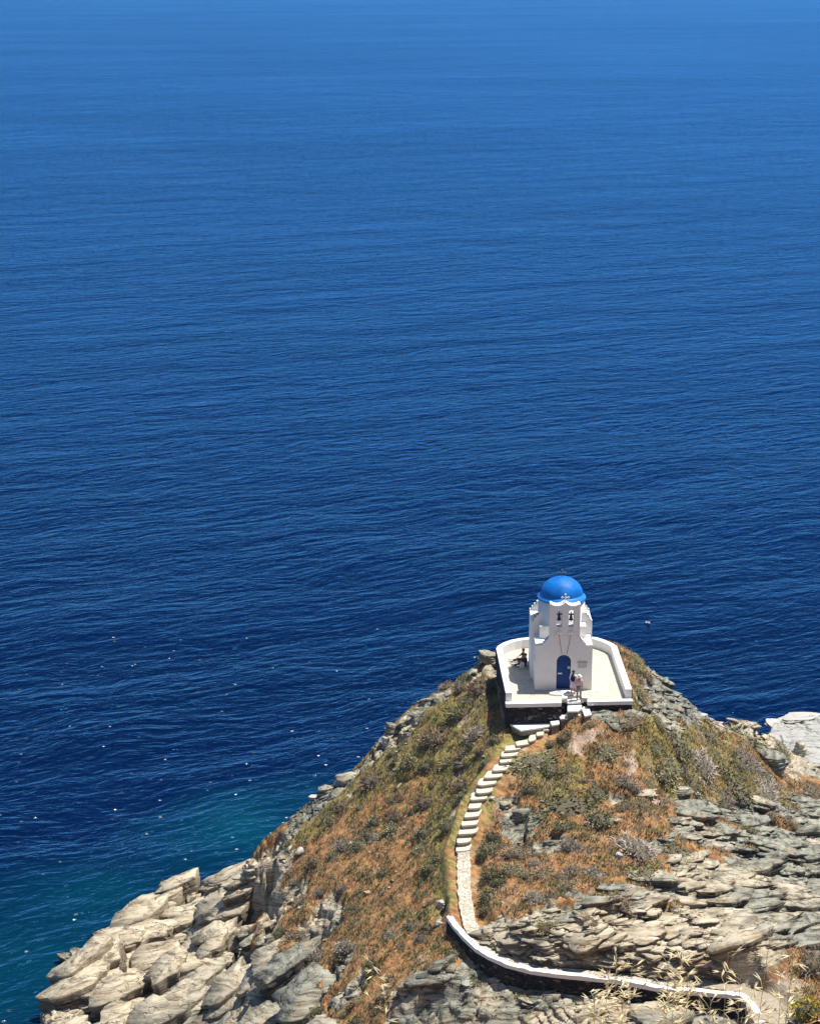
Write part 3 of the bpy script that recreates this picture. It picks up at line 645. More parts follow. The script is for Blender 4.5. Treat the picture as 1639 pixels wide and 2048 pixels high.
# near hillside below the frame (coarse)
ny2 = np.linspace(0, HY0 + 0.2, 120); nx2 = np.linspace(-62, 62, 130); A2, B2 = np.meshgrid(nx2, ny2)
Z2 = np.minimum(H0f(A2, B2) + 0.3 * fbm(A2 / 2, B2 / 2, 4, 5) * sstep(3, 12, B2), np.where(B2 < 80, CAMZ - 0.9 - 0.592 * B2, 99))
def NearH(x, y): return float(bil(Z2, -62, 0, nx2[1] - nx2[0], ny2[1] - ny2[0], np.array([x]), np.array([y]))[0])
v2 = np.arange(A2.size).reshape(A2.shape); q2 = np.stack([v2[:-1, :-1], v2[:-1, 1:], v2[1:, 1:], v2[1:, :-1]], -1).reshape(-1, 4)
hs = mesh_obj("hillside", np.stack([A2, B2, Z2], -1).reshape(-1, 3), q2, M['ground'], smooth=True)
tag(hs, "dry hillside below the viewpoint", None, None, 'structure')

# ------------------------------------------------------------------ sea
bm = bmesh.new(); g = 45000
vs = [bm.verts.new((x, y, 0)) for x, y in ((-g, -2000), (g, -2000), (g, g), (-g, g))]; bm.faces.new(vs)
sea = bm_obj("sea", bm, M['sea']); tag(sea, "deep blue open sea with small wind waves", None, None, 'structure')

# ------------------------------------------------------------------ air
bm = bmesh.new(); bm_box(bm, -14000, 14000, -1500, 15000, -12, 74)
hz = NT("sea_air"); hz.t.nodes.remove(hz.b); pv = hz.n("VolumePrincipled"); pv.inputs["Color"].default_value = (0.15, 0.50, 1.0, 1); pv.inputs["Density"].default_value = 0.00007
pv.inputs["Anisotropy"].default_value = 0.0; hz.t.links.new(pv.outputs[0], hz.out.inputs[1])
air = bm_obj("haze", bm, hz.m); tag(air, "thin blue air over the far sea", None, None, 'stuff')

# ------------------------------------------------------------------ chapel
P0 = P(1069, 1379.5, T); P1 = P(1182, 1379.5, T); CW = (P1 - P0).length / 2; CC = (P0 + P1) / 2
ch = empty("chapel", (CC.x, CC.y, T)); tag(ch, "small whitewashed chapel with blue dome and two-arched bell gable on the terrace", "chapel")
W = M['white']
def arch(cx, hw, z0, zs, n=12):
    """outline of an arched opening, counter-clockwise from lower left"""
    return [(cx - hw, z0), (cx + hw, z0)] + [(cx + hw * math.cos(math.pi * i / n), zs + hw * math.sin(math.pi * i / n)) for i in range(n + 1)]
def wall_with_holes(name, outline, holes, y0, y1, mat, parent):
    """flat wall in the x-z plane with real openings"""
    bm = bmesh.new(); rings = []
    for loop in [outline] + holes:
        vs = [bm.verts.new((x, y0, z)) for x, z in loop]
        es = [bm.edges.new((vs[i], vs[(i + 1) % len(vs)])) for i in range(len(vs))]; rings.append(es)
    r = bmesh.ops.triangle_fill(bm, use_beauty=True, use_dissolve=False, edges=[e for es in rings for e in es])
    fs = [g for g in r['geom'] if isinstance(g, bmesh.types.BMFace)]
    e = bmesh.ops.extrude_face_region(bm, geom=fs)
    bmesh.ops.translate(bm, vec=(0, y1 - y0, 0), verts=[g for g in e['geom'] if isinstance(g, bmesh.types.BMVert)])
    return bm_obj(name, bm, mat, parent)
# front arm with door opening, transept block and rear
DW, DS = 0.46, 1.93
dcx = 0.0
fw = [(-CW, -0.3), (CW, -0.3), (CW, 3.06)]
gr = [(1.42, 3.06), (1.40, 3.17), (1.30, 3.26), (1.22, 3.30), (1.18, 3.42), (1.06, 3.47), (1.02, 3.62), (0.99, 3.72)]
gl = [(-0.96, 3.74), (-0.99, 3.62), (-1.05, 3.44), (-1.15, 3.36), (-1.24, 3.24), (-1.36, 3.20), (-1.42, 3.06)]
def scallop(x0, x1, z0, z1, n=8):
    return [(x0 + (x1 - x0) * i / n, z0 + (z1 - z0) * (i / n) - 0.16 * math.sin(math.pi * i / n)) for i in range(1, n)]
bt = [(0.99, 5.80), (0.93, 5.84)] + scallop(0.93, 0.05, 5.84, 5.90) + [(0.02, 5.95)] + scallop(-0.01, -0.90, 5.90, 5.84) + [(-0.90, 5.86), (-0.96, 5.80)]
hx0 = (-0.345, 0.42)
wall = wall_with_holes("bell_gable", [(-0.96, 3.06)] + [(-1.42, 3.06)][:0] + [(0.99, 3.06)] + bt, [arch(c, 0.175, 4.28, 5.26, 10) for c in hx0], 0.0, 0.62, W, ch)
# shoulders of the gable stepping down to the corners, thinner than the belfry
for o_ in ([(0.992, 3.06), (1.42, 3.06)] + gr[1:], [(-1.42, 3.06), (-0.962, 3.06)] + gl[:-1]):
    bm = bmesh.new(); bm_prism(bm, o_, 'y', 0.0, 0.34); bm_obj("gable_step", bm, W, ch)
front = wall_with_holes("wall", [(-CW, -0.3), (CW, -0.3), (CW, 3.058), (-CW, 3.058)], [arch(dcx, DW, 0.02, DS)], 0.0, 0.42, W, ch)
bm = bmesh.new()
bm_box(bm, -CW, -CW + 0.4, 0.422, 2.15, -0.3, 3.056); bm_box(bm, CW - 0.4, CW, 0.422, 2.15, -0.3, 3.056); bm_box(bm, -CW + 0.402, CW - 0.402, 0.422, 2.15, 2.8, 3.05)
bm_obj("front_arm", bm, W, ch, bevel=0.03)
bm = bmesh.new(); bm_box(bm, -CW - 0.14, CW + 0.14, 2.152, 4.75, -0.3, 3.90); bm_obj("transept", bm, W, ch, bevel=0.04)
bm = bmesh.new()
for s in (-1, 1):
    pr = [(1.98, 3.902), (1.98, 3.98), (1.86, 4.0), (1.84, 4.16), (1.72, 4.20), (1.69, 4.34), (1.56, 4.38), (1.52, 4.52), (1.40, 4.56), (1.10, 4.56), (1.10, 3.902)]
    for ya, yb in ((2.16, 2.44), (4.46, 4.74)):
        bm = bmesh.new(); bm_prism(bm, [(s * a * (CW + .14) / 1.98, b) for a, b in pr], 'y', ya, yb); bm_obj("parapet_step", bm, W, ch)
bm = bmesh.new(); bm_box(bm, -1.5, 1.5, 1.32, 4.9, 3.052, 3.88); bm_obj("drum_base", bm, W, ch, bevel=0.03)
bm = bmesh.new()
bm_lathe(bm, [(1.3, -0.3), (1.3, 2.7)] + [(1.3 * math.cos(a), 2.7 + 0.9 * math.sin(a)) for a in (0.3, 0.6, 0.9, 1.2, 1.45)] + [(0, 3.62)], 0, 4.9, 28); bm_obj("apse", bm, W, ch, smooth=True)
DY = 2.95; RZ = 5.42
bm = bmesh.new(); bm_lathe(bm, [(1.52, 3.5), (1.52, RZ - 0.12), (1.0, RZ - 0.1)], 0, DY, 64); dr = bm_obj("drum", bm, W, ch, smooth=True)
bm = bmesh.new(); bm_lathe(bm, [(1.50, RZ - 0.16), (1.58, RZ - 0.12), (1.60, RZ - 0.06), (1.57, RZ + 0.01), (1.45, RZ + 0.09), (1.40, RZ + 0.2), (1.3, RZ + 0.2)], 0, DY, 72); bm_obj("dome_cornice", bm, M['domerim'], ch, smooth=True)
bm = bmesh.new(); bm_lathe(bm, [(1.405 * math.cos(a) , RZ + 0.08 + 1.22 * math.sin(a)) for a in [math.pi / 2 * i / 20 for i in range(20)]] + [(0, RZ + 1.30)], 0, DY, 72)
dome = bm_obj("dome", bm, M['dome'], ch, smooth=True)
def cross(name, parent, x, y, z, h, w, r, mat, flare=True):
    bm = bmesh.new()
    bm_tube(bm, [(x, y, z), (x, y, z + h)], r, 8); bm_tube(bm, [(x - w / 2, y, z + h * 0.62), (x + w / 2, y, z + h * 0.62)], r, 8)
    if flare:
        for q in ((x - w / 2, z + h * .62), (x + w / 2, z + h * .62), (x, z + h)):
            for dx, dz in ((0, 0), (-.035, 0), (.035, 0), (0, .035), (0, -.035)):
                bmesh.ops.create_icosphere(bm, subdivisions=1, radius=r * 1.35, matrix=Matrix.Translation((q[0] + dx, y, q[1] + dz)))
    return bm_obj(name, bm, mat, parent)
c = cross("cross", ch, 0, DY, RZ + 1.28, 0.50, 0.44, 0.028, M['crossd']); c['label'] = "small weathered cross on top of the dome"
c = cross("cross", ch, 0.03, 0.3, 5.86, 0.52, 0.40, 0.034, M['cross']); c['label'] = "white budded cross on the peak of the bell gable"
bm = bmesh.new(); bm_box(bm, -0.09, 0.13, 0.2, 0.42, 5.80, 5.93); bm_obj("cross_base", bm, W, c)
for cx in hx0:
    bm = bmesh.new()
    bm_lathe(bm, [(0.0, 5.02), (0.05, 5.02), (0.075, 4.98), (0.09, 4.90), (0.095, 4.80), (0.12, 4.73), (0.155, 4.68), (0.14, 4.68), (0.08, 4.80), (0, 4.9)], cx, 0.3, 20)
    b = bm_obj("bell", bm, M['bronze'], ch, smooth=True)
    bm = bmesh.new(); bm_box(bm, cx - 0.172, cx + 0.172, 0.26, 0.34, 5.02, 5.10); bm_tube(bm, [(cx, 0.3, 5.0), (cx, 0.3, 5.24)], 0.03, 6); bm_obj("headstock", bm, M['iron'], b)
    bm = bmesh.new(); bm_tube(bm, [(cx, 0.3, 4.85), (cx, 0.3, 4.60)], 0.02, 6); bmesh.ops.create_icosphere(bm, subdivisions=1, radius=0.04, matrix=Matrix.Translation((cx, 0.3, 4.6))); bm_obj("clapper", bm, M['iron'], b)
    # rounded ledge below each bell opening
    bm = bmesh.new(); n = 14
    top = [bm.verts.new((cx + 0.20 * math.cos(math.pi * i / n), 0.0, 3.86 + 0.30 * math.sin(math.pi * i / n) ** 0.7)) for i in range(n + 1)]
    mid = [bm.verts.new((cx + 0.20 * math.cos(math.pi * i / n), -0.17 + 0.08 * abs(math.cos(math.pi * i / n)), 3.86 + 0.13 * math.sin(math.pi * i / n) ** 0.7)) for i in range(n + 1)]
    bot = [bm.verts.new((cx + 0.20 * math.cos(math.pi * i / n), -0.10 + 0.05 * abs(math.cos(math.pi * i / n)), 3.80)) for i in range(n + 1)]
    for A, B in ((top, mid), (mid, bot)):
        for i in range(n): bm.faces.new((A[i], A[i + 1], B[i + 1], B[i]))
    bm.faces.new(bot[::-1] + [])
    bm_obj("rope_ledge", bm, W, ch, smooth=True)
    bm = bmesh.new(); bm_tube(bm, [(cx, -0.03, 3.80), (cx * 0.75, -0.025, 3.2), (cx * 0.42, -0.025, 2.46)], 0.011, 5); bm_obj("bell_rope", bm, M['iron'], ch)
bm = bmesh.new(); bm_box(bm, -0.95, 0.98, -0.012, 0.01, 3.70, 3.725); bm_obj("string_course", bm, W, ch)
# door
dr = empty("door", (0, 0, 0)); dr.parent = ch
bm = bmesh.new(); o = arch(dcx, DW - 0.05, 0.05, DS, 12); bm_prism(bm, o, 'y', 0.14, 0.19); leaf = bm_obj("leaf", bm, M['door'], dr)
fr_ = wall_with_holes("frame", arch(dcx, DW - 0.002, 0.021, DS, 16), [arch(dcx, DW - 0.07, 0.05, DS, 12)], 0.09, 0.15, M['doorframe'], dr)
bm = bmesh.new()
bm_box(bm, -0.012, 0.012, 0.125, 0.138, 0.06, 1.92)
for s in (-1, 1):
    for z0, z1 in ((0.15, 0.75), (0.85, 1.45), (1.52, 1.86)):
        bm_box(bm, s * 0.2 - 0.13, s * 0.2 + 0.13, 0.128, 0.138, z0, z1)
bm_obj("door_panel", bm, M['door'], dr, bevel=0.006)
bm = bmesh.new(); bm_box(bm, -0.39, 0.39, 0.118, 0.136, 1.92, 1.98); bm_obj("transom", bm, M['doorframe'], dr)
bm = bmesh.new(); bm_box(bm, -0.36, -0.08, 0.116, 0.126, 1.03, 1.12); bm_obj("notice", bm, M['paper'], dr)
bm = bmesh.new(); bm_tube(bm, [(0.05, 0.12, 0.95), (0.05, 0.06, 0.95), (0.05, 0.06, 1.1), (0.05, 0.12, 1.1)], 0.012, 6); bm_obj("handle", bm, M['iron'], dr)
bm = bmesh.new()
for i in range(14):
    a = 2 * math.pi * i / 14; bmesh.ops.create_icosphere(bm, subdivisions=1, radius=0.035, matrix=Matrix.Translation((0.34 + 0.06 * math.cos(a), 0.10, 1.50 + 0.07 * math.sin(a))))
bm_obj("wreath", bm, M['paper'], dr)
bm = bmesh.new(); bm_box(bm, -DW - .05, DW + .05, -0.16, 0.16, 0.0, 0.045); bm_obj("threshold", bm, M['white2'], ch, bevel=0.01)
bm = bmesh.new(); bm_box(bm, 0.90, 1.48, -0.02, 0.01, 1.50, 1.86); pl = bm_obj("plaque", bm, M['plaque'], ch)
bm = bmesh.new(); bm_box(bm, 0.86, 1.52, -0.05, 0.0, 1.87, 1.93); bm_obj("moulding", bm, M['white2'], pl)
bm = bmesh.new(); bm_box(bm, -CW - .004, -CW + .05, 0.9, 1.15, 1.6, 2.05); bm_obj("window", bm, M['doorframe'], ch)

# ------------------------------------------------------------------ terrace
ter = empty("terrace", (CC.x, CC.y, T)); tag(ter, "pale paved terrace with low white parapet and dark stone retaining wall around the chapel", "terrace")
L = lambda p: (p[0] - CC.x, p[1] - CC.y)
def wx(u, v, z=T): p = P(u, v, z); return (p.x - CC.x, p.y - CC.y)
# entrance notch cut in the front edge
e0, e1 = wx(1123, 1409 - 0.5), wx(1163, 1404.5); n0, n1 = wx(1134, 1398), wx(1162.5, 1397)
fl, frr = L(FL), L(FR)
lft = wx(1110, 1407)
pave = [fl, wx(1122, 1406.6), wx(1122.5, 1399), n0, (n0[0], n0[1] + 0.55), (n1[0], n1[1] + 0.55), n1, wx(1174, 1397.5), wx(1174.5, 1404.6), frr] + [L(b) for b in BACK[::-1]]
bm = bmesh.new(); bm_prism(bm, [(x * 0.998, y) for x, y in pave], 'z', -0.22, 0.0); bm_obj("paving", bm, M['pave'], ter)
body = [(x * 0.996, y + 0.015) for x, y in pave]
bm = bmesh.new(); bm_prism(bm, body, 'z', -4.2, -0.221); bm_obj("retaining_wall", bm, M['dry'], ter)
# white front kerb and lip
def ribbon(bm, pts, w0, z0, z1, side=1):
    """kerb along a polyline; pts outer edge, w inwards"""
    n = len(pts); out = []; inn = []
    for i in range(n):
        a = Vector(pts[max(i - 1, 0)]); b = Vector(pts[min(i + 1, n - 1)]); d = (b - a).normalized(); nrm = Vector((-d.y, d.x)) * side
        p = Vector(pts[i]); out.append(p); inn.append(p + nrm * w0)
    zz0 = z0 if isinstance(z0, (list, tuple)) else [z0] * n; zz1 = z1 if isinstance(z1, (list, tuple)) else [z1] * n
    vs = [[bm.verts.new((out[i].x, out[i].y, zz0[i])), bm.verts.new((out[i].x, out[i].y, zz1[i])), bm.verts.new((inn[i].x, inn[i].y, zz1[i])), bm.verts.new((inn[i].x, inn[i].y, zz0[i]))] for i in range(n)]
    for a, b in zip(vs, vs[1:]):
        for k in range(4): bm.faces.new((a[k], a[(k + 1) % 4], b[(k + 1) % 4], b[k]))
    bm.faces.new(vs[0][::-1]); bm.faces.new(vs[-1])
bk = [L(b) for b in BACK]
def resamp(pts, n=5):
    out = []
    for a, b in zip(pts, pts[1:]):
        for i in range(n): out.append((a[0] + (b[0] - a[0]) * i / n, a[1] + (b[1] - a[1]) * i / n))
    return out + [pts[-1]]
prr = (frr[0] + (bk[-1][0] - frr[0]) * 0.07, frr[1] + (bk[-1][1] - frr[1]) * 0.07)
pll = (fl[0] + (bk[0][0] - fl[0]) * 0.05, fl[1] + (bk[0][1] - fl[1]) * 0.05)
par = [pll] + resamp([pll, bk[0]], 6)[1:] + bk[1:-1] + resamp([bk[-1], prr], 6)
par = [(x * 1.004, y) for x, y in par]
bm = bmesh.new(); ribbon(bm, par, 0.40, -0.35, [PH + 0.015 * math.sin(i * 1.7) for i in range(len(par))], -1)
bm_obj("parapet", bm, M['white'], ter, bevel=0.035)
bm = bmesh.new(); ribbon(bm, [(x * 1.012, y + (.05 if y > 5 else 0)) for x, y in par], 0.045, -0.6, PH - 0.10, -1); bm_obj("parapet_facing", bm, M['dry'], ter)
bm = bmesh.new()
ribbon(bm, [(fl[0] - .03, fl[1] - .03), wx(1122, 1407.0)], 0.42, -0.20, 0.045, 1)
ribbon(bm, [wx(1174.5, 1404.9), (frr[0] + .03, frr[1] - .03)], 0.36, -0.20, 0.045, 1)
bm_obj("kerb", bm, M['white'], ter, bevel=0.03)
bm = bmesh.new()
ribbon(bm, [(n0[0] - .32, n0[1] + .0), (n0[0] - .0, n0[1] + 0.0)], 0.5, -0.3, 0.06, 1); bm_obj("gate_kerb", bm, M['white'], ter, bevel=0.03); bm = bmesh.new(); ribbon(bm, [(n1[0] + .02, n1[1]), (n1[0] + .40, n1[1])], 0.4, -0.3, 0.06, 1)
bm_obj("gate_kerb", bm, M['white'], ter, bevel=0.03)
for u, v in ((1114.5, 1410.5), (1183.5, 1408.5)):
    p = wx(u, v, T - 0.15); bm = bmesh.new(); bmesh.ops.create_icosphere(bm, subdivisions=2, radius=0.13, matrix=Matrix.Translation((p[0], p[1] + 0.02, -0.17)) @ Matrix.Diagonal((1.4, 1.0, 0.45, 1)))
    bm_obj("spout", bm, M['white'], ter)
# round white step and basin in front of the door
bm = bmesh.new(); p = wx(1123, 1388); bm_lathe(bm, [(0.0, 0.13), (0.78, 0.13), (0.82, 0.10), (0.83, 0.0)], p[0], p[1], 32)
for v in bm.verts: v.co.y = p[1] + (v.co.y - p[1]) * 0.45 + 0.10 * (v.co.x - p[0])
bm_obj("door_step", bm, M['white'], ter)
bm = bmesh.new(); p = wx(1115, 1388.5); bm_lathe(bm, [(0.16, 0.132), (0.17, 0.17), (0.21, 0.17), (0.22, 0.132)], p[0], p[1], 24); bm_lathe(bm, [(0, 0.136), (0.16, 0.136)], p[0], p[1], 24)
bm_obj("well_cover", bm, M['plaque'], ter)

# ------------------------------------------------------------------ stairs and footpath
st = empty("footpath", (Sl[0].x, Sl[0].y, Sl[0].z)); tag(st, "whitewashed stone steps and path climbing the slope to the terrace", None, None, 'structure')
def slab(bm, pts, z, th, jit=0.0, dome=0.0):
    bm_prism(bm, pts, 'z', z - th, z)
def stepobj(name, pts, z, th, mat=None):
    q = [(a - Sl[0].x, b - Sl[0].y) for a, b in pts]; cx = sum(a for a, b in q) / len(q); cy = sum(b for a, b in q) / len(q)
    bm = bmesh.new(); bm_prism(bm, q, 'z', z - 0.12 - Sl[0].z, z - Sl[0].z); o = bm_obj(name, bm, mat or M['white'], st, bevel=0.02)
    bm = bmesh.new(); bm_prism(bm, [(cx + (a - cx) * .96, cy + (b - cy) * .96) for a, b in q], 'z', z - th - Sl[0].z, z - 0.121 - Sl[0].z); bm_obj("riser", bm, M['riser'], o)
    return o
def pxpoly(pp, z): return [(P(u, v, z).x, P(u, v, z).y) for u, v in pp]
Z4 = lambda x, y: (1090 + x / 14.9, 1380 + y / 14.9)
stepobj("step", pxpoly([Z4(655,372), Z4(1075,345), Z4(1085,200), Z4(655,205)], T - 0.20), T - 0.20, 1.2)
stepobj("step", pxpoly([Z4(655,628), Z4(960,628), Z4(1085,540), Z4(1080,352), Z4(655,376)], T - 0.42), T - 0.42, 1.2)
stepobj("step", pxpoly([Z4(585,745), Z4(1160,755), Z4(1165,690), Z4(1090,600), Z4(640,640)], T - 0.72), T - 0.72, 1.1)
stepobj("step", pxpoly([Z4(1165,770), Z4(1375,720), Z4(1290,500), Z4(1130,490), Z4(1085,545)], T - 0.42), T - 0.42, 1.1)
stepobj("step", pxpoly([Z4(400,770), Z4(455,850), Z4(1160,790), Z4(1165,755), Z4(585,735)], T - 0.90), T - 0.90, 1.0)
Z1 = lambda x, y: (960 + x / 4.82, 1120 + y / 4.82)
stepobj("step", pxpoly([Z1(672,1555), Z1(690,1592), Z1(762,1578), Z1(760,1545)], T - 1.12), T - 1.12, 1.0)
stepobj("step", pxpoly([Z1(268,1572), Z1(390,1642), Z1(600,1612), Z1(692,1596), Z1(680,1560), Z1(480,1566)], T - 1.36), T - 1.36, 0.42)
stepobj("step", pxpoly([Z1(600,1612), Z1(606,1640), Z1(668,1638), Z1(692,1596)], T - 1.56), T - 1.56, 0.9)
for i, (u, v, w, h, z) in enumerate(SLABS):
    rr = random.Random(i * 3 + 1); a = math.radians({0: 12, 1: 10, 2: 18, 3: 8, 4: 6}.get(i, 5)); hw, hh = w / 2, h / 2 * 1.08
    n = 14; pts = []
    for k in range(n):
        t = 2 * math.pi * k / n; c_, s_ = math.cos(t), math.sin(t); e = 2.0 / 4.5
        x = hw * abs(c_) ** e * (1 if c_ > 0 else -1); y = hh * abs(s_) ** e * (1 if s_ > 0 else -1)
        x += (-y * 0.35 if i > 3 else 0) + rr.uniform(-.05, .05) * w; y += rr.uniform(-.04, .04) * h - x * math.sin(a)
        pts.append((u + x, v + y))
    stepobj("step", pxpoly(pts, z), z, 0.55, M['stepw'])
# paved ribbon after the last step, irregular flat stones
bm = bmesh.new(); rows = []
cl = [(q.x - Sl[0].x, q.y - Sl[0].y, q.z - Sl[0].z) for q in Pp]; seg = []
for i in range(len(cl) - 1):
    for k in range(8): f = k / 8; seg.append(tuple(cl[i][j] * (1 - f) + cl[i + 1][j] * f for j in range(3)) + (pw[i] * (1 - f) + pw[i + 1] * f,))
seg.append(cl[-1] + (pw[-1],)); rr = random.Random(5)
for i, s_ in enumerate(seg):
    a = Vector(seg[max(i - 1, 0)][:2]); b = Vector(seg[min(i + 1, len(seg) - 1)][:2]); d = (b - a).normalized(); nn = Vector((-d.y, d.x)); wv = s_[3] * (1 + rr.uniform(-.13, .13))
    rows.append([bm.verts.new((s_[0] + nn.x * wv * t, s_[1] + nn.y * wv * t, s_[2] + (0.0 if abs(t) < 1.01 else -0.4) + rr.uniform(-.015, .015))) for t in (-1.04, -1, -0.4, 0.2, 0.7, 1, 1.04)])
lim = 8 * 15
for i in range(len(rows) - 1):
    for k in range(6):
        f = bm.faces.new((rows[i][k], rows[i + 1][k], rows[i + 1][k + 1], rows[i][k + 1])); f.material_index = 0 if i < lim - 8 else 1
bm_obj("paving", bm, [M['white2'], simple("packed_sand", (0.34, 0.285, 0.205), 0.95, 0.2, 4, 0.6)], st)

# curved wall with white coping
wl = empty("retaining_wall", (Wp[0].x, Wp[0].y, Wp[0].z)); tag(wl, "long curved retaining wall with white painted coping beside the lower path", "wall")
wp = [(q.x - Wp[0].x, q.y - Wp[0].y) for q in Wp]; wzz = [q.z - Wp[0].z for q in Wp]
sgn = 1 if (wp[8][0] - wp[7][0]) * 1 > 0 else -1
wr = []; wz2 = []
for i in range(len(wp) - 1):
    for k in range(4): f = k / 4; wr.append((wp[i][0] * (1 - f) + wp[i + 1][0] * f, wp[i][1] * (1 - f) + wp[i + 1][1] * f)); wz2.append(wzz[i] * (1 - f) + wzz[i + 1] * f)
wr.append(wp[-1]); wz2.append(wzz[-1]); rr = random.Random(8)
bm = bmesh.new(); ribbon(bm, [(x, y - 0.18) for x, y in wr], 0.34, [z - 0.16 for z in wz2], [z + 0.07 + rr.uniform(-.035, .03) for z in wz2], sgn); bm_obj("coping", bm, M['white'], wl, bevel=0.03)
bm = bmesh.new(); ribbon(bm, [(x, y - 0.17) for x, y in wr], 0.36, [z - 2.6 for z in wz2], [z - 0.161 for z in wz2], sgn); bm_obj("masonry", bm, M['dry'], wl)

# ------------------------------------------------------------------ rocks
def plates(rng, c, a, b, t, yaw, nx, ny, n=28, rough=0.30):
    """angular flat plates of schist: c (N,3) centres, half sizes a, b, thickness t, lying square to the normal (nx,ny,1)"""
    N = len(c); th = (np.arange(n)[None] + rng.uniform(-.32, .32, (N, n))) / n * 2 * np.pi
    K = 6; tk_ = (np.arange(K)[None] + rng.uniform(-.38, .38, (N, K))) / K * 2 * np.pi + rng.uniform(0, 6.28, (N, 1)); dk = rng.uniform(.62, 1.1, (N, K))
    r = np.min(dk[:, None, :] / np.maximum(np.cos(th[:, :, None] - tk_[:, None, :]), .25), axis=2)
    r = np.minimum(r, 1.5) * (1 + rng.uniform(-rough, rough, (N, n)) * .32)
    na = rng.uniform(0, 6.28, (N, 1)); dn = np.abs((th - na + np.pi) % (2 * np.pi) - np.pi); r = r * (1 - rng.uniform(0, .38, (N, 1)) * (dn < .45))
    ring = np.stack([np.cos(th) * r, np.sin(th) * r], -1)
    tilt = rng.uniform(-.05, .05, (N, 1, 2))
    def lay(sc, h, jz=0.0):
        p = np.zeros((N, n, 3)); p[..., :2] = ring * sc; p[..., 2] = h; p[..., 2] += rng.uniform(-jz, jz, (N, n)); return p
    U = lambda lo, hi: rng.uniform(lo, hi, (N, n, 1))
    lays = [lay(U(.975, .995), 0.0, .03), lay(U(.99, 1.01), -0.06, .03), lay(U(.86, .95), -0.42, .04), lay(U(.94, 1.04), -0.47, .04), lay(U(.74, .90), -1.0)]
    ctr = np.zeros((N, 1, 3)); ctr[..., 2] = rng.uniform(-.03, .10, (N, 1))
    v = np.concatenate([ctr] + lays, 1)
    v[..., 0] *= a[:, None]; v[..., 1] *= b[:, None]; v[..., 2] *= t[:, None]
    v[..., 2] += v[..., 0] * tilt[..., 0] + v[..., 1] * tilt[..., 1]
    cy_, sy_ = np.cos(yaw)[:, None], np.sin(yaw)[:, None]
    x = v[..., 0] * cy_ - v[..., 1] * sy_; y = v[..., 0] * sy_ + v[..., 1] * cy_; z = v[..., 2]
    nn = np.stack([nx, ny, np.ones(N)], -1); nn /= np.linalg.norm(nn, axis=1, keepdims=True)
    ux = np.stack([nn[:, 2], 0 * nx, -nn[:, 0]], -1); ux /= np.linalg.norm(ux, axis=1, keepdims=True); uy = np.cross(nn, ux)
    P_ = c[:, None] + x[..., None] * ux[:, None] + y[..., None] * uy[:, None] + z[..., None] * nn[:, None]
    k = np.arange(n); k2 = (k + 1) % n; f = [np.stack([0 * k, 1 + k, 1 + k2], -1)]
    for L_ in range(4):
        o1, o2 = 1 + L_ * n, 1 + (L_ + 1) * n
        f += [np.stack([o1 + k, o2 + k, o2 + k2], -1), np.stack([o1 + k, o2 + k2, o1 + k2], -1)]
    f = np.concatenate(f); m = 1 + 5 * n
    return P_.reshape(-1, 3), (f[None] + (np.arange(N) * m)[:, None, None]).reshape(-1, 3)
def zone_pts(rng, poly, n, thr=0.5, lo=0.1):
    q = [at(u, v) for u, v in poly]; xs = [a for a, _ in q]; ys = [b for _, b in q]
    x = rng.uniform(min(xs), max(xs), n * 12); y = rng.uniform(min(ys), max(ys), n * 12)
    ok = pip(x, y, q) & (samp(rock, x, y) > thr) & (samp(bench, x, y) < .03) & (samp(slabz, x, y) < .2) & (samp(pitm, x, y) < .5) & ~pip(x, y, OUT) & (Hf(x, y) > lo) & (samp(dT, x, y) > .5)
    return x[ok][:n], y[ok][:n]
PV, PF, PN = [], [], 0
def add_plates(seed, poly, n, smin, smax, tk, lift, dip=(0.0, 0.0), follow=0.35, asp=(1.2, 2.4), yaw=(0, .35), thr=.5, pw_=2.2, rough=.3, lo=0.1):
    global PN
    rng = np.random.default_rng(seed); x, y = zone_pts(rng, poly, n, thr, lo); N = len(x)
    if N == 0: return
    a = smin * (smax / smin) ** (rng.uniform(0, 1, N) ** pw_); b = a / rng.uniform(*asp, N); t = np.clip(a * rng.uniform(*tk, N), .05, 1.3)
    e = 0.6; gx_ = (H0f(x + e, y) - H0f(x - e, y)) / (2 * e); gy_ = (H0f(x, y + e) - H0f(x, y - e)) / (2 * e); g = np.maximum(np.hypot(gx_, gy_), 1e-3); k = np.minimum(1, .7 / g)
    nx = -gx_ * k * follow + dip[0] + rng.normal(0, .045, N); ny = -gy_ * k * follow + dip[1] + rng.normal(0, .045, N)
    z = Hf(x, y) + lift * t + rng.uniform(-.1, .25, N) * t
    V_, F_ = plates(rng, np.stack([x, y, z], -1), a, b, t * 1.6, rng.normal(yaw[0], yaw[1], N), nx, ny, rough=rough)
    PV.append(V_); PF.append(F_ + PN); PN += len(V_)
LLP = [(110,2100),(135,1985),(215,1885),(285,1825),(385,1768),(440,1748),(520,1812),(570,1960),(660,2000),(640,2120)]
add_plates(1, LLP, 210, 0.9, 2.8, (.26, .50), 1.25, (-.06, -.14), .6, (1.2, 2.0), (.3, .35), .4, 1.1, .3)
add_plates(2, LLP, 420, .25, 1.1, (.18, .45), .6, (-.05, -.12), .5, (1.1, 2.2), (.3, .6), .4, 1.8)
RRP = [(940,1905),(1040,1850),(1160,1820),(1210,1780),(1330,1730),(1330,1610),(1430,1580),(1520,1590),(1660,1570),(1660,1940),(1450,1955),(1100,1940)]
add_plates(3, RRP, 300, .7, 2.2, (.12, .26), .9, (-.13, -.02), .55, (1.6, 3.2), (.0, .25), .5, 1.6)
add_plates(4, RRP, 4600, .16, .85, (.14, .34), .5, (-.13, -.02), .55, (1.5, 3.2), (.0, .3), .45, 1.7)
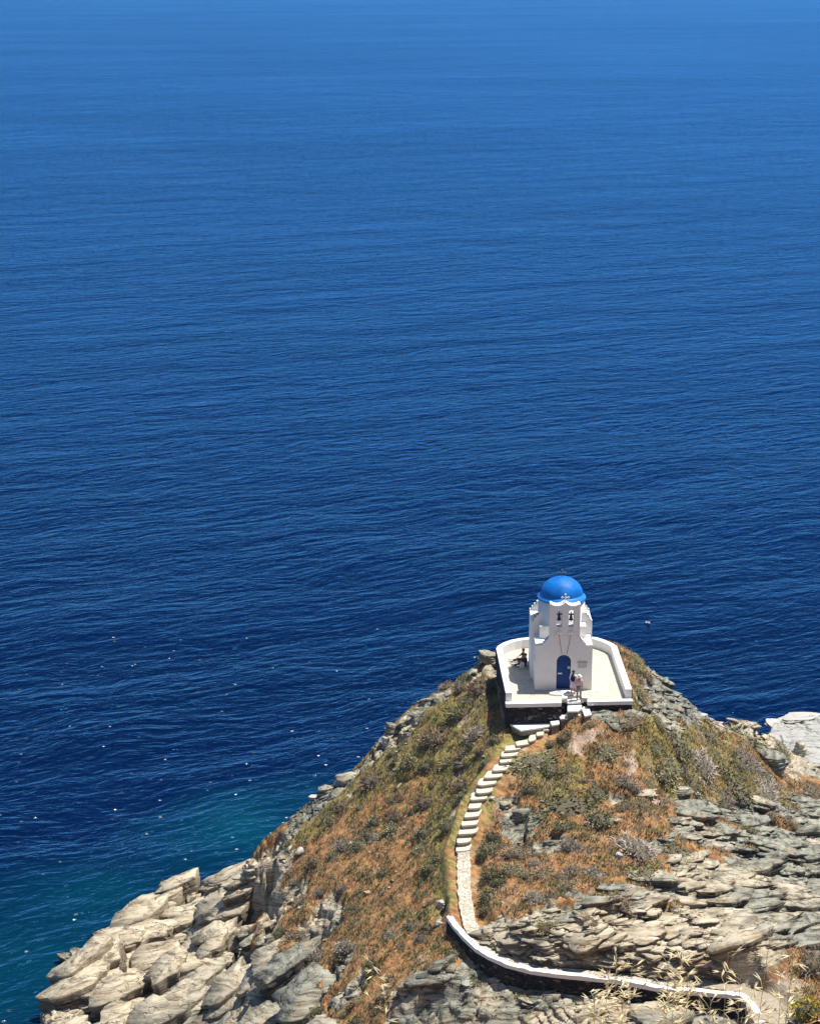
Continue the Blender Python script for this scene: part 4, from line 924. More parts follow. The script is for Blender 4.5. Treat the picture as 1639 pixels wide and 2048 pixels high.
BBP = [(560,2110),(640,1960),(780,2000),(900,1980),(1000,1960),(1120,1955),(1300,1985),(1490,2000),(1500,2110)]
add_plates(5, BBP, 90, .6, 1.4, (.2, .4), .6, (-.1, -.1), .5, (1.3, 2.4), (.0, .4), .5, 1.4)
add_plates(6, BBP, 900, .16, .8, (.2, .45), .5, (-.1, -.1), .5, (1.3, 2.6), (.0, .4), .45, 1.8)
CRP = [(1165,1405),(1275,1405),(1275,1330),(1340,1350),(1420,1400),(1535,1435),(1535,1500),(1400,1470),(1345,1490),(1240,1480)]
add_plates(7, CRP, 800, .18, .8, (.16, .36), .45, (-.05, -.05), .6, (1.2, 2.4), (.2, .5), .4, 1.8)
SKP = [(470,1730),(460,1690),(590,1600),(680,1540),(760,1455),(840,1390),(930,1340),(995,1300),(1000,1335),(940,1375),(860,1425),(790,1500),(700,1590),(610,1660),(560,1730)]
add_plates(8, SKP, 380, .2, .85, (.2, .45), .5, (-.1, -.1), .5, (1.1, 2.2), (.5, .6), .42, 1.9)
ALL = [(470,2100),(470,1700),(690,1540),(990,1300),(1300,1330),(1640,1500),(1640,2100)]
add_plates(9, ALL, 900, .15, .6, (.18, .4), .4, (-.1, -.05), .6, (1.2, 2.6), (.1, .4), .55, 2.0)
# the cut bank behind the lower path
rng = np.random.default_rng(44); k_ = 420; ii = rng.uniform(len(Sl) + 7, len(Sl) + 15.5, k_); i0_ = ii.astype(int); f_ = ii - i0_; LN = np.array([q[:] for q in line])
bx_ = LN[i0_] * (1 - f_[:, None]) + LN[np.minimum(i0_ + 1, len(line) - 1)] * f_[:, None]; off = rng.uniform(.75, 2.2, k_) + 0.45 * np.array([lwid[i] for i in i0_]) - .3
bx_[:, 1] += off; bx_[:, 0] += off * .15; hh_ = rng.uniform(0, 1, k_); top_ = Hf(bx_[:, 0], bx_[:, 1] + .6); bx_[:, 2] = bx_[:, 2] + .1 + hh_ * np.maximum(top_ - bx_[:, 2], .3) * np.clip((off - .5) / .6, .25, 1)
a_ = rng.uniform(.25, 1.1, k_); V_, F_ = plates(rng, bx_, a_, a_ / rng.uniform(1.3, 2.4, k_), a_ * rng.uniform(.16, .4, k_) * 1.5, rng.normal(0, .3, k_), -.12 + rng.normal(0, .08, k_), -.05 + rng.normal(0, .1, k_)); PV.append(V_); PF.append(F_ + PN); PN += len(V_)
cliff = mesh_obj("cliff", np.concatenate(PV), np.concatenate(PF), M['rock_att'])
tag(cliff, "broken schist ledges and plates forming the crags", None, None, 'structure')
ed_ = np.tile(np.array([0.0] + [0.0] * 28 + [0.3] * 28 + [1.0] * 84), PN // 141)  # weight of the painted shade: none on tops, full on the sides
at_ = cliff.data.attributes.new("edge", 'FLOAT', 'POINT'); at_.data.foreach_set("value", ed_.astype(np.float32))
gq = np.concatenate(PV); at_ = cliff.data.attributes.new("grey", 'FLOAT', 'POINT'); at_.data.foreach_set("value", samp(grey, gq[:, 0], gq[:, 1]).astype(np.float32))

def rock_proto(seed, sx, sy, sz, mat, cuts=9, sub=4, layer=0.16):
    r = np.random.default_rng(seed); L_ = 3; z0 = -sz * .5; vs = []; fs = []; k = 0
    tk = r.uniform(.7, 1.3, L_); tk = tk / tk.sum() * sz * 1.15
    for i in range(L_):
        z0 += tk[i]; sc = r.uniform(.72, 1.0) if i else 1.0
        c = np.array([[r.uniform(-.12, .12) * sx, r.uniform(-.12, .12) * sy, z0]])
        v, f = plates(r, c, np.array([sx * .72 * sc]), np.array([sy * .72 * sc]), np.array([tk[i] * 1.5]), np.array([r.uniform(-.2, .2)]), np.array([r.uniform(-.08, .08)]), np.array([r.uniform(-.1, .04)]), rough=.2)
        vs.append(v); fs.append(f + k); k += len(v)
    o = mesh_obj("boulder", np.concatenate(vs), np.concatenate(fs), mat); me = o.data; bpy.data.objects.remove(o)
    return me
RP = {'c': [rock_proto(100 + i, *s, M['rock']) for i, s in enumerate([(1.5, 1, .5), (1.2, 1.1, .7), (1.8, 1, .42), (1, .9, .8), (1.4, 1.2, .6)])],
      'g': [rock_proto(120 + i, *s, M['rockg']) for i, s in enumerate([(1.5, 1, .45), (1.1, 1, .7), (1.8, 1.1, .4), (1.3, .9, .6)])],
      'w': [rock_proto(140 + i, *s, M['rockw'], sub=3) for i, s in enumerate([(1.2, .9, .6), (1, 1, .7)])]}
def put_rock(u, v, wpx, kind, label, group=None, sink=0.25, squash=1.0, name="boulder", tilt=None, xy=None, rr=random):
    x, y = xy if xy else at(u, v); z = float(Hf(x, y)); sc = (wpx / (3945 / math.hypot(math.hypot(x, y), CAMZ - z))) / 2.2
    me = rr.choice(RP[kind]); o = bpy.data.objects.new(name, me); COL.objects.link(o)
    o.location = (x, y, z + (0.35 - sink) * sc * 0.6); o.scale = (sc, sc, sc * squash)
    o.rotation_euler = tilt if tilt else (rr.uniform(-.25, .25), rr.uniform(-.3, .1), rr.uniform(-.5, .5) + (math.pi if rr.random() < .5 else 0))
    return tag(o, label, "boulder", group)
for a in [(1487,1428,62,'c',"big pale boulder standing on the skyline at the far end of the right ridge",None,0.0,1.3),
          (1465,1446,30,'c',"smaller cream boulder just before the big skyline boulder"),
          (882,1826,30,'w',"white boulder just above the rounded end of the coping wall",None,0,1.2), (877,1850,26,'w',"pale stone against the foot of the wall's rounded end"), (896,1838,14,'w',"small pale stone touching the left tip of the coping"),
          (1042,1640,62,'g',"rounded grey green outcrop beside the lower steps with dark shadowed face",None,0.1,1.3), (1008,1612,34,'c',"striped tan slab lying right of the middle steps"), (985,1598,14,'w',"small white stone leaning on the edge of the middle steps"),
          (918,1533,22,'g',"pointed grey boulder casting a dark shadow left of the steps",None,-0.2,1.6), (1175,1650,18,'w',"small bright stone in rust grass halfway down the right slope",None,0),
          (1083,1608,12,'w',"small white stone above the rounded grey outcrop"), (1238,1718,28,'w',"pinkish white stone on a dark ledge near lilac scrub",None,0), (1360,1590,52,'g',"pale grey jutting slab among the green bushes of the right slope",None,0,0.8),
          (1290,1590,46,'c',"flat cream slab in the grass right of the green bush",None,0.2,0.6), (1232,1644,24,'c',"thin flat stone lying in rust grass"), (1540,1535,90,'g',"dark layered outcrop with overhanging striped ledges above the marble shelf",None,-0.1,1.1),
          (1600,1510,50,'c',"knobbly tan crag on the edge of the marble shelf",None,-0.2,1.4), (850,1406,34,'g',"grey block jutting over the sea on the upper left skyline",None,-0.1,1.0), (826,1434,26,'g',"grey stone below the jutting skyline block",None,0,1),
          (786,1462,50,'g',"flat topped grey crag on the left skyline",None,0,0.9), (770,1492,34,'w',"pale cluster stone on the left skyline under the flat crag",None,0,1), (690,1568,60,'c',"cream wedge rock on the left skyline above turquoise water",None,0,1),
          (655,1590,44,'c',"rounded cream rock on the lower left skyline",None,0,1), (628,1598,24,'w',"white stone perched at the seaward edge",None,0,.7), (975,1318,60,'g',"grey ledge rock behind the left corner of the terrace",None,0.1,0.8),
          (1390,1590,20,'w',"white stone on the slope above grey slabs"), (1418,1440,14,'w',"small white stone on the right ridge"), (1100,1690,30,'g',"low grey stone under the rounded outcrop"), (812,1490,12,'w',"tiny white stone on olive slope near the skyline"),
          (500,1752,46,'g',"grey rock at the brink of the large black cleft",None,0,1.1), (478,1742,34,'g',"round grey boulder left of the large black cleft",None,0,1.2), (440,1732,80,'c',"long cream slab at the water side of the large cleft",None,0,0.8),
          (425,2030,22,'c',"small tan block wedged in the dark gully near the bottom edge",None,-0.4,1.2), (600,1710,30,'w',"pale stone over a dark hollow in rust grass",None,0,.8), (700,1860,10,'w',"tiny white stone in the rust slope",None,0,1)]:
    put_rock(*a)
# many more rocks of the shore and the crags
SH = "cream shore rocks of the lower left point"; GR = "grey and tan ledge stones of the right crag"; LB = "ledge stones under the coping wall"; SL2 = "loose pale stones on the scrub slopes"
rr = random.Random(77)
def scatter(n, poly, sizes, kinds, label, group, squash=(0.6, 1.1), minrock=0.5, name="boulder", sink=0.3):
    q = [at(u, v) for u, v in poly]; xs = [a for a, b in q]; ys = [b for a, b in q]; k = 0; tries = 0
    while k < n and tries < n * 60:
        tries += 1; x, y = rr.uniform(min(xs), max(xs)), rr.uniform(min(ys), max(ys))
        if not pip(np.array([x]), np.array([y]), q)[0]: continue
        if float(samp(rock, x, y)) < minrock or float(samp(bench, x, y)) > 0.05 or float(Hf(x, y)) < 0.2: continue
        put_rock(0, 0, rr.choice(sizes) * rr.uniform(.8, 1.25), rr.choice(kinds), label, group, sink, rr.uniform(*squash), name, xy=(x, y), rr=rr); k += 1
scatter(40, [(90,2070),(110,1960),(250,1815),(370,1745),(470,1715),(560,1800),(550,1960),(640,2000),(620,2070)], [18, 24, 34, 46, 66], 'cccg', "cream weathered shore rock piled on the lower left point", SH)
scatter(24, [(960,1900),(1160,1840),(1350,1700),(1420,1600),(1636,1600),(1636,1920),(1450,1940),(1100,1930)], [14, 20, 30, 44], 'gcc', "layered stone lying on the ledges above the lower path", GR, (0.35, 0.7), sink=0.4)
scatter(16, [(700,1995),(1010,1990),(1180,2000),(1470,2040),(1470,2070),(650,2070)], [20, 30, 44], 'gc', "layered ledge stone below the coping wall", LB, (0.5, 0.9))
scatter(26, [(1180,1415),(1285,1410),(1285,1340),(1400,1405),(1520,1440),(1520,1480),(1380,1440),(1250,1465)], [12, 18, 26], 'gcw', "pale rock on the crest right of the terrace", "pale rocks along the right crest", sink=0.3)
scatter(60, [(500,1740),(690,1580),(930,1380),(980,1480),(900,1800),(700,2000),(560,1960)], [5, 7, 9, 14], 'wcg', "small pale stone lying in the scrub of the left slope", SL2, (0.6, 1.0), -1, "stone", 0.1)
scatter(30, [(960,1850),(1010,1640),(1150,1480),(1300,1480),(1500,1600),(1330,1700),(1150,1830)], [6, 8, 12], 'wcg', "small pale stone lying in the scrub of the right slope", "loose stones on the right slope", (0.5, 1.0), -1, "stone", 0.1)
def ring(rad, n): return [(rad * math.cos(2 * math.pi * i / n), rad * math.sin(2 * math.pi * i / n)) for i in range(n)]
# pale marble slabs stacked along the shelf edge
for u, v, w in ((1590,1434,110),(1545,1447,60),(1655,1437,90)): put_rock(u, v, w, 'w', f"bright flat marble block at the {'left corner' if u == 1545 else 'middle' if u == 1590 else 'far right'} of the shelf rim", None, 0.5, 0.22)

# ------------------------------------------------------------------ shrubs
def leaf_cloud(rng, n, size, r0=0.75, r1=1.05, up=0.35, asp=2.2):
    """n small leaf quads spread over and inside a dome of radius 1"""
    th = rng.uniform(0, 2 * np.pi, n); cz = rng.uniform(0.0, 1, n) ** 0.8; rad = rng.uniform(r0, r1, n)
    lump = 1 + 0.22 * np.sin(th * 3 + rng.uniform(0, 6)) * np.sin(cz * 5 + 1) + 0.12 * np.sin(th * 7 + 2)
    s = np.sqrt(1 - cz ** 2 * 0.96); p = np.stack([np.cos(th) * s, np.sin(th) * s, cz], -1) * (rad * lump)[:, None]
    d = p / (np.linalg.norm(p, axis=1, keepdims=True) + 1e-6) + rng.normal(0, 0.55, (n, 3)); d[:, 2] += up; d /= np.linalg.norm(d, axis=1, keepdims=True)
    a = np.cross(d, rng.normal(size=(n, 3))); a /= np.linalg.norm(a, axis=1, keepdims=True)
    L_ = size * rng.uniform(.7, 1.4, n)[:, None]; w = L_ / asp / 2
    v = np.stack([p - a * w, p + a * w, p + d * L_ + a * w * .5, p + d * L_ - a * w * .5], 1).reshape(-1, 3)
    return v, np.arange(4 * n).reshape(-1, 4)
def shrub_mesh(name, seed, leafmat, n=420, size=0.16, asp=2.2, up=.35, r0=.72):
    rng = np.random.default_rng(seed); v, f = leaf_cloud(rng, n, size, r0, 1.06, up, asp)
    v[:, 2] = np.maximum(v[:, 2], -0.08)
    nu, nv = 14, 6; cv = []; 
    for j in range(nv + 1):
        ph = math.pi / 2 * j / nv
        for i in range(nu): th = 2 * math.pi * i / nu; k = 0.80 + 0.1 * math.sin(3 * th + seed) ; cv.append((k * math.cos(ph) * math.cos(th), k * math.cos(ph) * math.sin(th), 0.84 * math.sin(ph) - 0.05))
    cf = [(j * nu + i, j * nu + (i + 1) % nu, (j + 1) * nu + (i + 1) % nu, (j + 1) * nu + i) for j in range(nv) for i in range(nu)]
    V_ = np.vstack([v, np.array(cv)]); F_ = np.vstack([f, np.array(cf) + len(v)])
    mi = [0] * len(f) + [1] * len(cf)
    return V_, F_, mi
def as_mesh(name, V_, F_, mats, mi):
    o = mesh_obj(name, V_, F_, mats, mat_idx=mi); me = o.data; bpy.data.objects.remove(o); return me
SHM = {}
for k, (n, size, asp, up, r0) in {'green': (430, .17, 2.0, .3, .72), 'olive': (380, .20, 2.6, .5, .7), 'lilac': (420, .24, 4.5, .2, .6), 'brown': (400, .24, 4.0, .3, .6), 'bright': (520, .13, 1.8, .2, .85), 'yellow': (420, .18, 2.0, .4, .7)}.items():
    SHM[k] = [as_mesh("shrub_" + k, *shrub_mesh(k, s * 13 + len(k), M[k], n, size, asp, up, r0)[:2], [M[k], M['core']], shrub_mesh(k, s * 13 + len(k), M[k], n, size, asp, up, r0)[2]) for s in range(3)]
NM = {'green': 'cushion_shrub', 'olive': 'olive_shrub', 'lilac': 'dry_shrub', 'brown': 'thorny_shrub', 'bright': 'round_spurge', 'yellow': 'flowering_bush'}
def put_shrub(x, y, w, d, h, kind, label, group=None, rz=None, rr=random):
    """w across, d deep, h high in metres (half sizes)"""
    o = bpy.data.objects.new(NM[kind], rr.choice(SHM[kind])); COL.objects.link(o)
    e = 0.5; z = float(Hf(x, y)); sx = (float(Hf(x + e, y)) - float(Hf(x - e, y))) / (2 * e); sy = (float(Hf(x, y + e)) - float(Hf(x, y - e))) / (2 * e)
    nrm = Vector((-np.clip(sx, -1, 1), -np.clip(sy, -1, 1), 1.4)).normalized()
    o.location = (x, y, z - 0.05); o.scale = (w, d, h)
    o.rotation_mode = 'QUATERNION'; o.rotation_quaternion = nrm.to_track_quat('Z', 'Y') @ Matrix.Rotation(rz if rz is not None else rr.uniform(0.3, 0.9), 4, 'Z').to_quaternion()
    return tag(o, label, "shrub", group)
HS = [(970,1522,26,20,'bright',"single round blue green cushion plant beside the upper steps"),(960,1500,34,26,'brown',"purple brown shrub just behind the round blue green plant"),(1060,1522,96,34,'green',"long low green bush sweeping up to the right of the upper steps"),
 (1130,1608,130,46,'green',"long grey green thicket in the middle of the right slope"),(1200,1630,80,44,'green',"dense dark green bush at the end of the long thicket"),(1255,1562,74,40,'lilac',"grey green dome bush with bare stony patch above it"),(1060,1575,36,30,'green',"round dark bush among orange grass above the grey outcrop"),
 (925,1335,80,34,'brown',"wind clipped brown shrub below the skyline left of the terrace"),(960,1370,70,34,'brown',"brown twiggy shrub near the shadow of the terrace wall"),(955,1462,70,34,'lilac',"lilac grey shrub below the left terrace wall"),(990,1478,34,22,'green',"dark green bush touching the terrace shadow"),(915,1420,70,36,'olive',"olive bush on the upper left slope under the skyline"),(865,1470,80,36,'brown',"brown shrub in the middle of the upper left slope"),(820,1515,60,30,'olive',"olive shrub near the left skyline crag"),
 (745,1560,80,34,'brown',"wide brown scrub cushion under the left skyline"),(1270,1690,110,40,'lilac',"windswept lilac grey bush lying up the right slope"),(1290,1745,100,44,'olive',"broad olive bush above the layered crag"),(1345,1700,70,40,'green',"rounded green bush where rust grass meets the crag"),
 (985,1672,44,36,'green',"dark green bush right of the bottom steps"),(968,1705,34,40,'green',"dark bush close to the top of the paved path"),(985,1745,56,44,'green',"largest dark bush along the right edge of the paved path"),(975,1785,54,44,'green',"dark bush right of the middle of the paved path"),(972,1815,44,30,'olive',"olive bush right of the lower end of the paved path"),(1010,1862,60,34,'olive',"olive bush on the bank above the white coping"),
 (1495,1478,120,34,'green',"dark green bush below the pale ridge rocks"),(1490,1513,90,40,'lilac',"lilac grey bush in the middle of the right hillside"),(1560,1500,60,30,'green',"green wedge bush at the edge of the marble shelf"),(1350,1480,90,46,'green',"tall green bush below the pale crest rocks"),(1330,1530,90,50,'green',"broad grey green bush right of the bare stony patch"),(1400,1520,90,46,'lilac',"pale lilac brush behind the broad green bush"),
 (1440,1535,80,44,'olive',"olive brush halfway across the right hillside"),(1470,1570,100,44,'green',"grey green brush under the lilac bush"),(1530,1590,90,36,'lilac',"dry lilac brush below the dark layered outcrop"),(1445,1592,70,40,'lilac',"domed lilac bush beside a rust coloured patch"),(1380,1560,70,44,'olive',"olive bush left of the rust coloured patch"),(1620,1580,70,26,'brown',"brown brush at the right edge above grey slabs"),
 (1622,1915,80,56,'lilac',"bare lilac brown bush at the right edge above the sandy path"),(1618,2010,90,50,'yellow',"yellow green bush in the lower right corner"),(1290,1345,50,26,'brown',"brown bush on the point right of the terrace"),(1270,1318,50,22,'olive',"olive bush at the tip behind the terrace"),(1280,1395,50,26,'brown',"dry bush just right of the terrace front corner"),
 (1100,1487,24,20,'green',"dark round bush right of the upper steps"),(1132,1466,26,20,'green',"dark bush under the terrace landing"),(785,1655,60,30,'green',"grey green bush in the middle of the left slope"),(740,1665,50,26,'green',"grey green bush left of the middle slope bush"),(870,1715,50,28,'green',"green bush left of the paved path"),(850,1600,60,26,'brown',"brown bush left of the middle steps"),(690,1690,60,24,'lilac',"low lilac bush on the rust slope"),
 (1085,1740,60,36,'brown',"brown bush between paved path and lilac bush"),(1190,1745,60,34,'lilac',"grey bush on the right slope above the ledges"),(1140,1690,60,30,'lilac',"flat grey mauve bush below the rounded outcrop"),(1030,1700,70,34,'brown',"purple brown bush right of the dark path bushes"),(1220,1790,50,30,'olive',"olive tuft bush on the crag's upper edge"),
 (1045,1990,46,24,'olive',"olive bush under the white coping wall"),(950,1965,50,24,'green',"grey green bush in rust grass below the coping wall"),(905,1900,50,26,'green',"dark bush below the rounded end of the coping"),(855,1850,40,26,'green',"grey green bush left of the rounded end of the coping")]
HS += [(1400,1655,60,30,"brown","brown scrub on the upper edge of the grey crag"),(1372,1735,54,30,"olive","olive tuft growing in the layered crag"),(1500,1640,50,22,"olive","low olive scrub on grey slabs below the lilac brush"),(1180,1835,60,26,"brown","brown scrub hanging over the bank above the coping"),(1090,1850,50,24,"olive","olive scrub on the bank above the white coping"),(1610,1740,40,24,"green","green tuft at the right edge among grey rocks"),(1240,1800,70,34,"rustb","round rust and olive tussock on the crag edge")]
SHM["rustb"] = SHM["brown"]; NM["rustb"] = "dry_tussock"
for u, v, w, h, k, lab in HS:
    x, y = at(u, v + h * 0.3); s = 3945 / math.hypot(math.hypot(x, y), CAMZ - 15)
    put_shrub(x, y, w / s / 2, max(w / s / 2 * 0.62, 0.3), h / s / 2 * 0.9, k, lab, None, rz=0.45 if k != 'bright' else 0)
placed = 0; rr = random.Random(21); tries = 0
while placed < 250 and tries < 12000:
    tries += 1; u, v = rr.uniform(480, 1639), rr.uniform(1320, 2048)
    x = rr.uniform(-20, 32); y = rr.uniform(86, 134); z = float(Hf(x, y)); u, v = pix((x, y, z))
    if not (470 < u < 1650 and 1300 < v < 2060): continue
    if float(samp(rock, x, y)) > 0.35 or float(samp(bench, x, y)) > 0.02 or float(samp(bare, x, y)) > .3 or float(samp(sand, x, y)) > .3 or (pip(np.array([x]), np.array([y]), OUT)[0]) or float(samp(dT, x, y)) < 0.6: continue
    if z < 1: continue
    ol = float(samp(olive, x, y)); left = u < 930
    k = rr.choice(['green', 'green', 'olive', 'brown']) if ol > .4 else rr.choice(['green', 'green', 'green', 'lilac', 'brown'])
    if u > 1300 and v < 1620: k = rr.choice(['lilac', 'green', 'olive', 'lilac'])
    zone = ("left slope between the steps and the seaward edge" if left and v < 1700 else "rust coloured lower left slope" if left else "scrub right of the terrace and above the marble shelf" if u > 1280 and v < 1620 else "slope right of the steps and paved path" if v < 1880 else "ground below the coping wall")
    adj = {'green': 'grey green cushion shrub', 'olive': 'small olive shrub', 'lilac': 'dry lilac grey shrub', 'brown': 'brown thorny shrub'}[k]
    s = rr.choice([.28, .38, .5, .62, .8]) * rr.uniform(.85, 1.15)
    put_shrub(x, y, s, s * rr.uniform(.55, .8), s * rr.uniform(.35, .55), k, f"{adj} on the {zone}", f"{adj}s on the {zone}", rr=rr); placed += 1

# dry grass and small cushions: ground cover nobody could count
def cover(name, label, n, mats, fam, hgt, seed, want, blades=9, spread=.16, wid=.016, lean=(0.45, 0.35)):
    rng = np.random.default_rng(seed); x = rng.uniform(-22, 34, n * 6); y = rng.uniform(86, 136, n * 6)
    ok = (samp(rock, x, y) + 0.4 * fbm(x / .8, y / .8, 2, 4) < 0.45) & (samp(bench, x, y) < .05) & (samp(dT, x, y) > .25) & ~pip(x, y, OUT) & (samp(bare, x, y) < .5) & (samp(sand, x, y) < .4) & want(x, y)
    x, y = x[ok][:n], y[ok][:n]; z = Hf(x, y); m = len(x)
    cl_ = np.repeat(np.stack([x, y, z - .02], -1), blades, 0); N = len(cl_)
    cl_[:, :2] += rng.normal(0, spread, (N, 2)); cl_[:, 2] = Hf(cl_[:, 0], cl_[:, 1]) - .02
    a = rng.uniform(0, 2 * np.pi, N); h = hgt * rng.uniform(.5, 1.4, N)
    tip = np.stack([np.cos(a) * .35 + lean[0], np.sin(a) * .35 + lean[1], rng.uniform(.5, 1.1, N)], -1) * h[:, None]
    b = np.stack([-np.sin(a), np.cos(a), 0 * a], -1) * (wid * rng.uniform(.7, 1.5, N))[:, None]
    V_ = np.stack([cl_ - b, cl_ + b, cl_ + tip + b * .4, cl_ + tip - b * .4], 1).reshape(-1, 3)
    o = mesh_obj(name, V_, np.arange(4 * N).reshape(-1, 4), mats)
    tag(o, label, None, None, 'stuff')
cover("grass", "rust coloured dry grass covering the slopes", 9000, M['rust'], 0, .15, 5, lambda x, y: samp(olive, x, y) + 0.7 * fbm(x / 2, y / 2, 2, 31) < 0.5, wid=.022)
cover("grass", "yellow olive grass on the upper slopes", 5000, M['straw'], 0, .16, 6, lambda x, y: samp(olive, x, y) + 0.7 * fbm(x / 2, y / 2, 2, 32) > 0.3, wid=.020)
cover("undergrowth", "low grey green cushions dotting the slopes", 3600, M['green'], 0, .17, 7, lambda x, y: fbm(x / 1.1, y / 1.1, 3, 33) > 0.02, 26, .17, .030, (.15, .1))
cover("undergrowth", "low dry brown scrub between the grasses", 2600, M['brown'], 0, .17, 8, lambda x, y: fbm(x / 1.4, y / 1.4, 3, 35) > 0.05, 22, .17, .022, (.3, .25))
cover("undergrowth", "low lilac grey brush on the right slope", 1400, M['lilac'], 0, .20, 9, lambda x, y: (x > 4) & (fbm(x / 1.4, y / 1.4, 3, 36) > 0.15), 22, .20, .022, (.3, .25))

# ------------------------------------------------------------------ dry oat grass close to the viewpoint
def oat(u, v, D, length, name_label, nsp=16, seed=0, lean=0.0, group=None, dens=1.0):
    """u,v: tip in the photograph at distance D from the camera"""
    r = random.Random(seed); d = Vector(ray(u, v)).normalized(); tip = Vector((0, 0, CAMZ)) + d * D
    bx = tip.x - lean * length; by = tip.y - 0.06
    root = Vector((bx, by, NearH(bx, by) - 0.03)); Ls = (tip - root).length
    o = empty("wild_oat", root); tag(o, name_label, "dry grass", group)
    T_ = tip - root; mid = T_ * 0.55 + Vector((-lean * 0.25 * length, 0, 0.03))
    def pt(t): return (2 * t * (1 - t)) * mid + (t * t) * T_
    bm = bmesh.new(); bm_tube(bm, [pt(i / 14) for i in range(15)], [0.0016 - 0.0009 * i / 14 for i in range(15)], 5); bm_obj("stem", bm, M['oat'], o)
    bs = bmesh.new(); nsp = int(nsp * 0.85)
    for i in range(nsp):
        t = 1 - (length / Ls) * (i + r.random() * .6) / nsp
        if t < 0.05: break
        p = pt(t); a = r.uniform(0, 2 * math.pi); bl = r.uniform(.006, .022) * (1 + 0.9 * i / nsp)
        q = p + Vector((math.cos(a) * bl, math.sin(a) * bl, bl * r.uniform(.4, 1.0))); bm_tube(bs, [p, (p + q) / 2 + Vector((0, 0, .004)), q], .0006, 4)
        az = a + r.uniform(-.8, .8); el = r.uniform(-.5, 1.0); hl = r.uniform(.016, .030); bh = bmesh.new()
        dv = Vector((math.cos(az) * math.cos(el), math.sin(az) * math.cos(el) * .6, math.sin(el))).normalized(); sd = dv.orthogonal().normalized()
        for g_ in (-1, 1):
            dd = (dv + sd * .17 * g_).normalized()
            bm_tube(bh, [q, q + dd * hl * .35, q + dd * hl * .7, q + dd * hl * 1.15], [.0005, .0021, .0014, .0002], 5)
        bmesh.ops.remove_doubles(bh, verts=bh.verts, dist=.0008); bm_obj("spikelet", bh, M['husk'], o)
    bm_obj("branch", bs, M['oat'], o)
OT = [(1232,1915,5.6,.20,"dry oat stalk whose tip crosses the white coping wall",34,.02),(1212,1960,5.4,.16,"shorter oat stalk left of the one crossing the coping",26,-.05),(1262,1935,5.8,.16,"thin oat stalk right of the one crossing the coping",16,.12),
      (1188,1990,5.2,.12,"leftmost low oat head of the bottom cluster",22,-.2),(1335,1925,5.5,.20,"pale oat stalk at the left of the dense bottom tuft",36,.0),(1362,1900,5.6,.22,"tallest oat stalk of the dense bottom tuft",40,.05),(1375,1945,5.3,.18,"oat stalk at the right side of the dense bottom tuft",30,.1),
      (1345,1985,5.1,.12,"short leafy oat head low in the dense tuft",30,-.1),(1540,1862,5.2,.30,"tall bare oat stem arching over the sandy path",10,.42),(1455,1905,5.6,.22,"slender oat stalk left of the arching stem",14,.15),(1585,1915,5.0,.24,"loose oat stalk reaching the right edge bushes",22,.35),
      (1480,1950,5.4,.20,"faint oat stalk in front of the sandy path",16,.1),(1500,1995,4.9,.12,"low oat head at the end of the coping wall",22,-.15),(1560,1990,5.1,.16,"oat stalk before the yellow green bush",18,.2),(744,1925,5.8,.16,"lone oat stalk at the left with curled pale heads",16,-.02),(770,1995,5.5,.10,"short curled oat head beside the lone left stalk",10,.05),
      (1420,2000,5.2,.10,"small oat head right of the dense tuft",14,.1),(1245,1985,5.2,.12,"bushy oat head low under the coping",28,.02)]
for i, (u, v, D, ln, lab, nsp, lean) in enumerate(OT): oat(u, v, D, ln, lab, nsp, 50 + i, lean)

# ------------------------------------------------------------------ buoy
p = P(1296, 1247, 0.05); b = empty("buoy", p); tag(b, "small pale orange and white buoy floating alone right of the dome", "buoy")
bm = bmesh.new(); bm_lathe(bm, [(0, -.15), (.13, -.10), (.18, .03), (.14, .14), (.05, .20), (0, .21)], 0, 0, 20); bm_obj("float", bm, simple("orange_plastic", (0.50, 0.30, 0.24), 0.5), b, smooth=True)
bm = bmesh.new(); bm_lathe(bm, [(0, .02), (.10, .05), (.11, .14), (0, .2)], -.24, 0.05, 16); bm_obj("marker", bm, M['cross'], b, smooth=True)

# ------------------------------------------------------------------ people
SK = simple("skin", (0.42, 0.25, 0.17), 0.6, .05); HAIR = simple("dark_hair", (0.02, 0.013, 0.01), 0.6)
def skin_mesh(name, joints, edges, mat, parent, sub=1, root=0):
    me = bpy.data.meshes.new(name); me.from_pydata([j[0] for j in joints], edges, []); o = bpy.data.objects.new(name, me); COL.objects.link(o)
    m = o.modifiers.new("s", 'SKIN'); m.use_smooth_shade = True
    for i, j in enumerate(joints):
        r = j[1] if isinstance(j[1], (tuple, list)) else (j[1], j[1]); me.skin_vertices[0].data[i].radius = r
        me.skin_vertices[0].data[i].use_root = (i == root)
    s = o.modifiers.new("d", 'SUBSURF'); s.levels = sub; s.render_levels = sub
    dg = bpy.context.evaluated_depsgraph_get(); nm = bpy.data.meshes.new_from_object(o.evaluated_get(dg)); bpy.data.objects.remove(o)
    nm.materials.clear(); nm.materials.append(mat); o2 = bpy.data.objects.new(name, nm); COL.objects.link(o2); o2.parent = parent
    for q in nm.polygons: q.use_smooth = True
    return o2
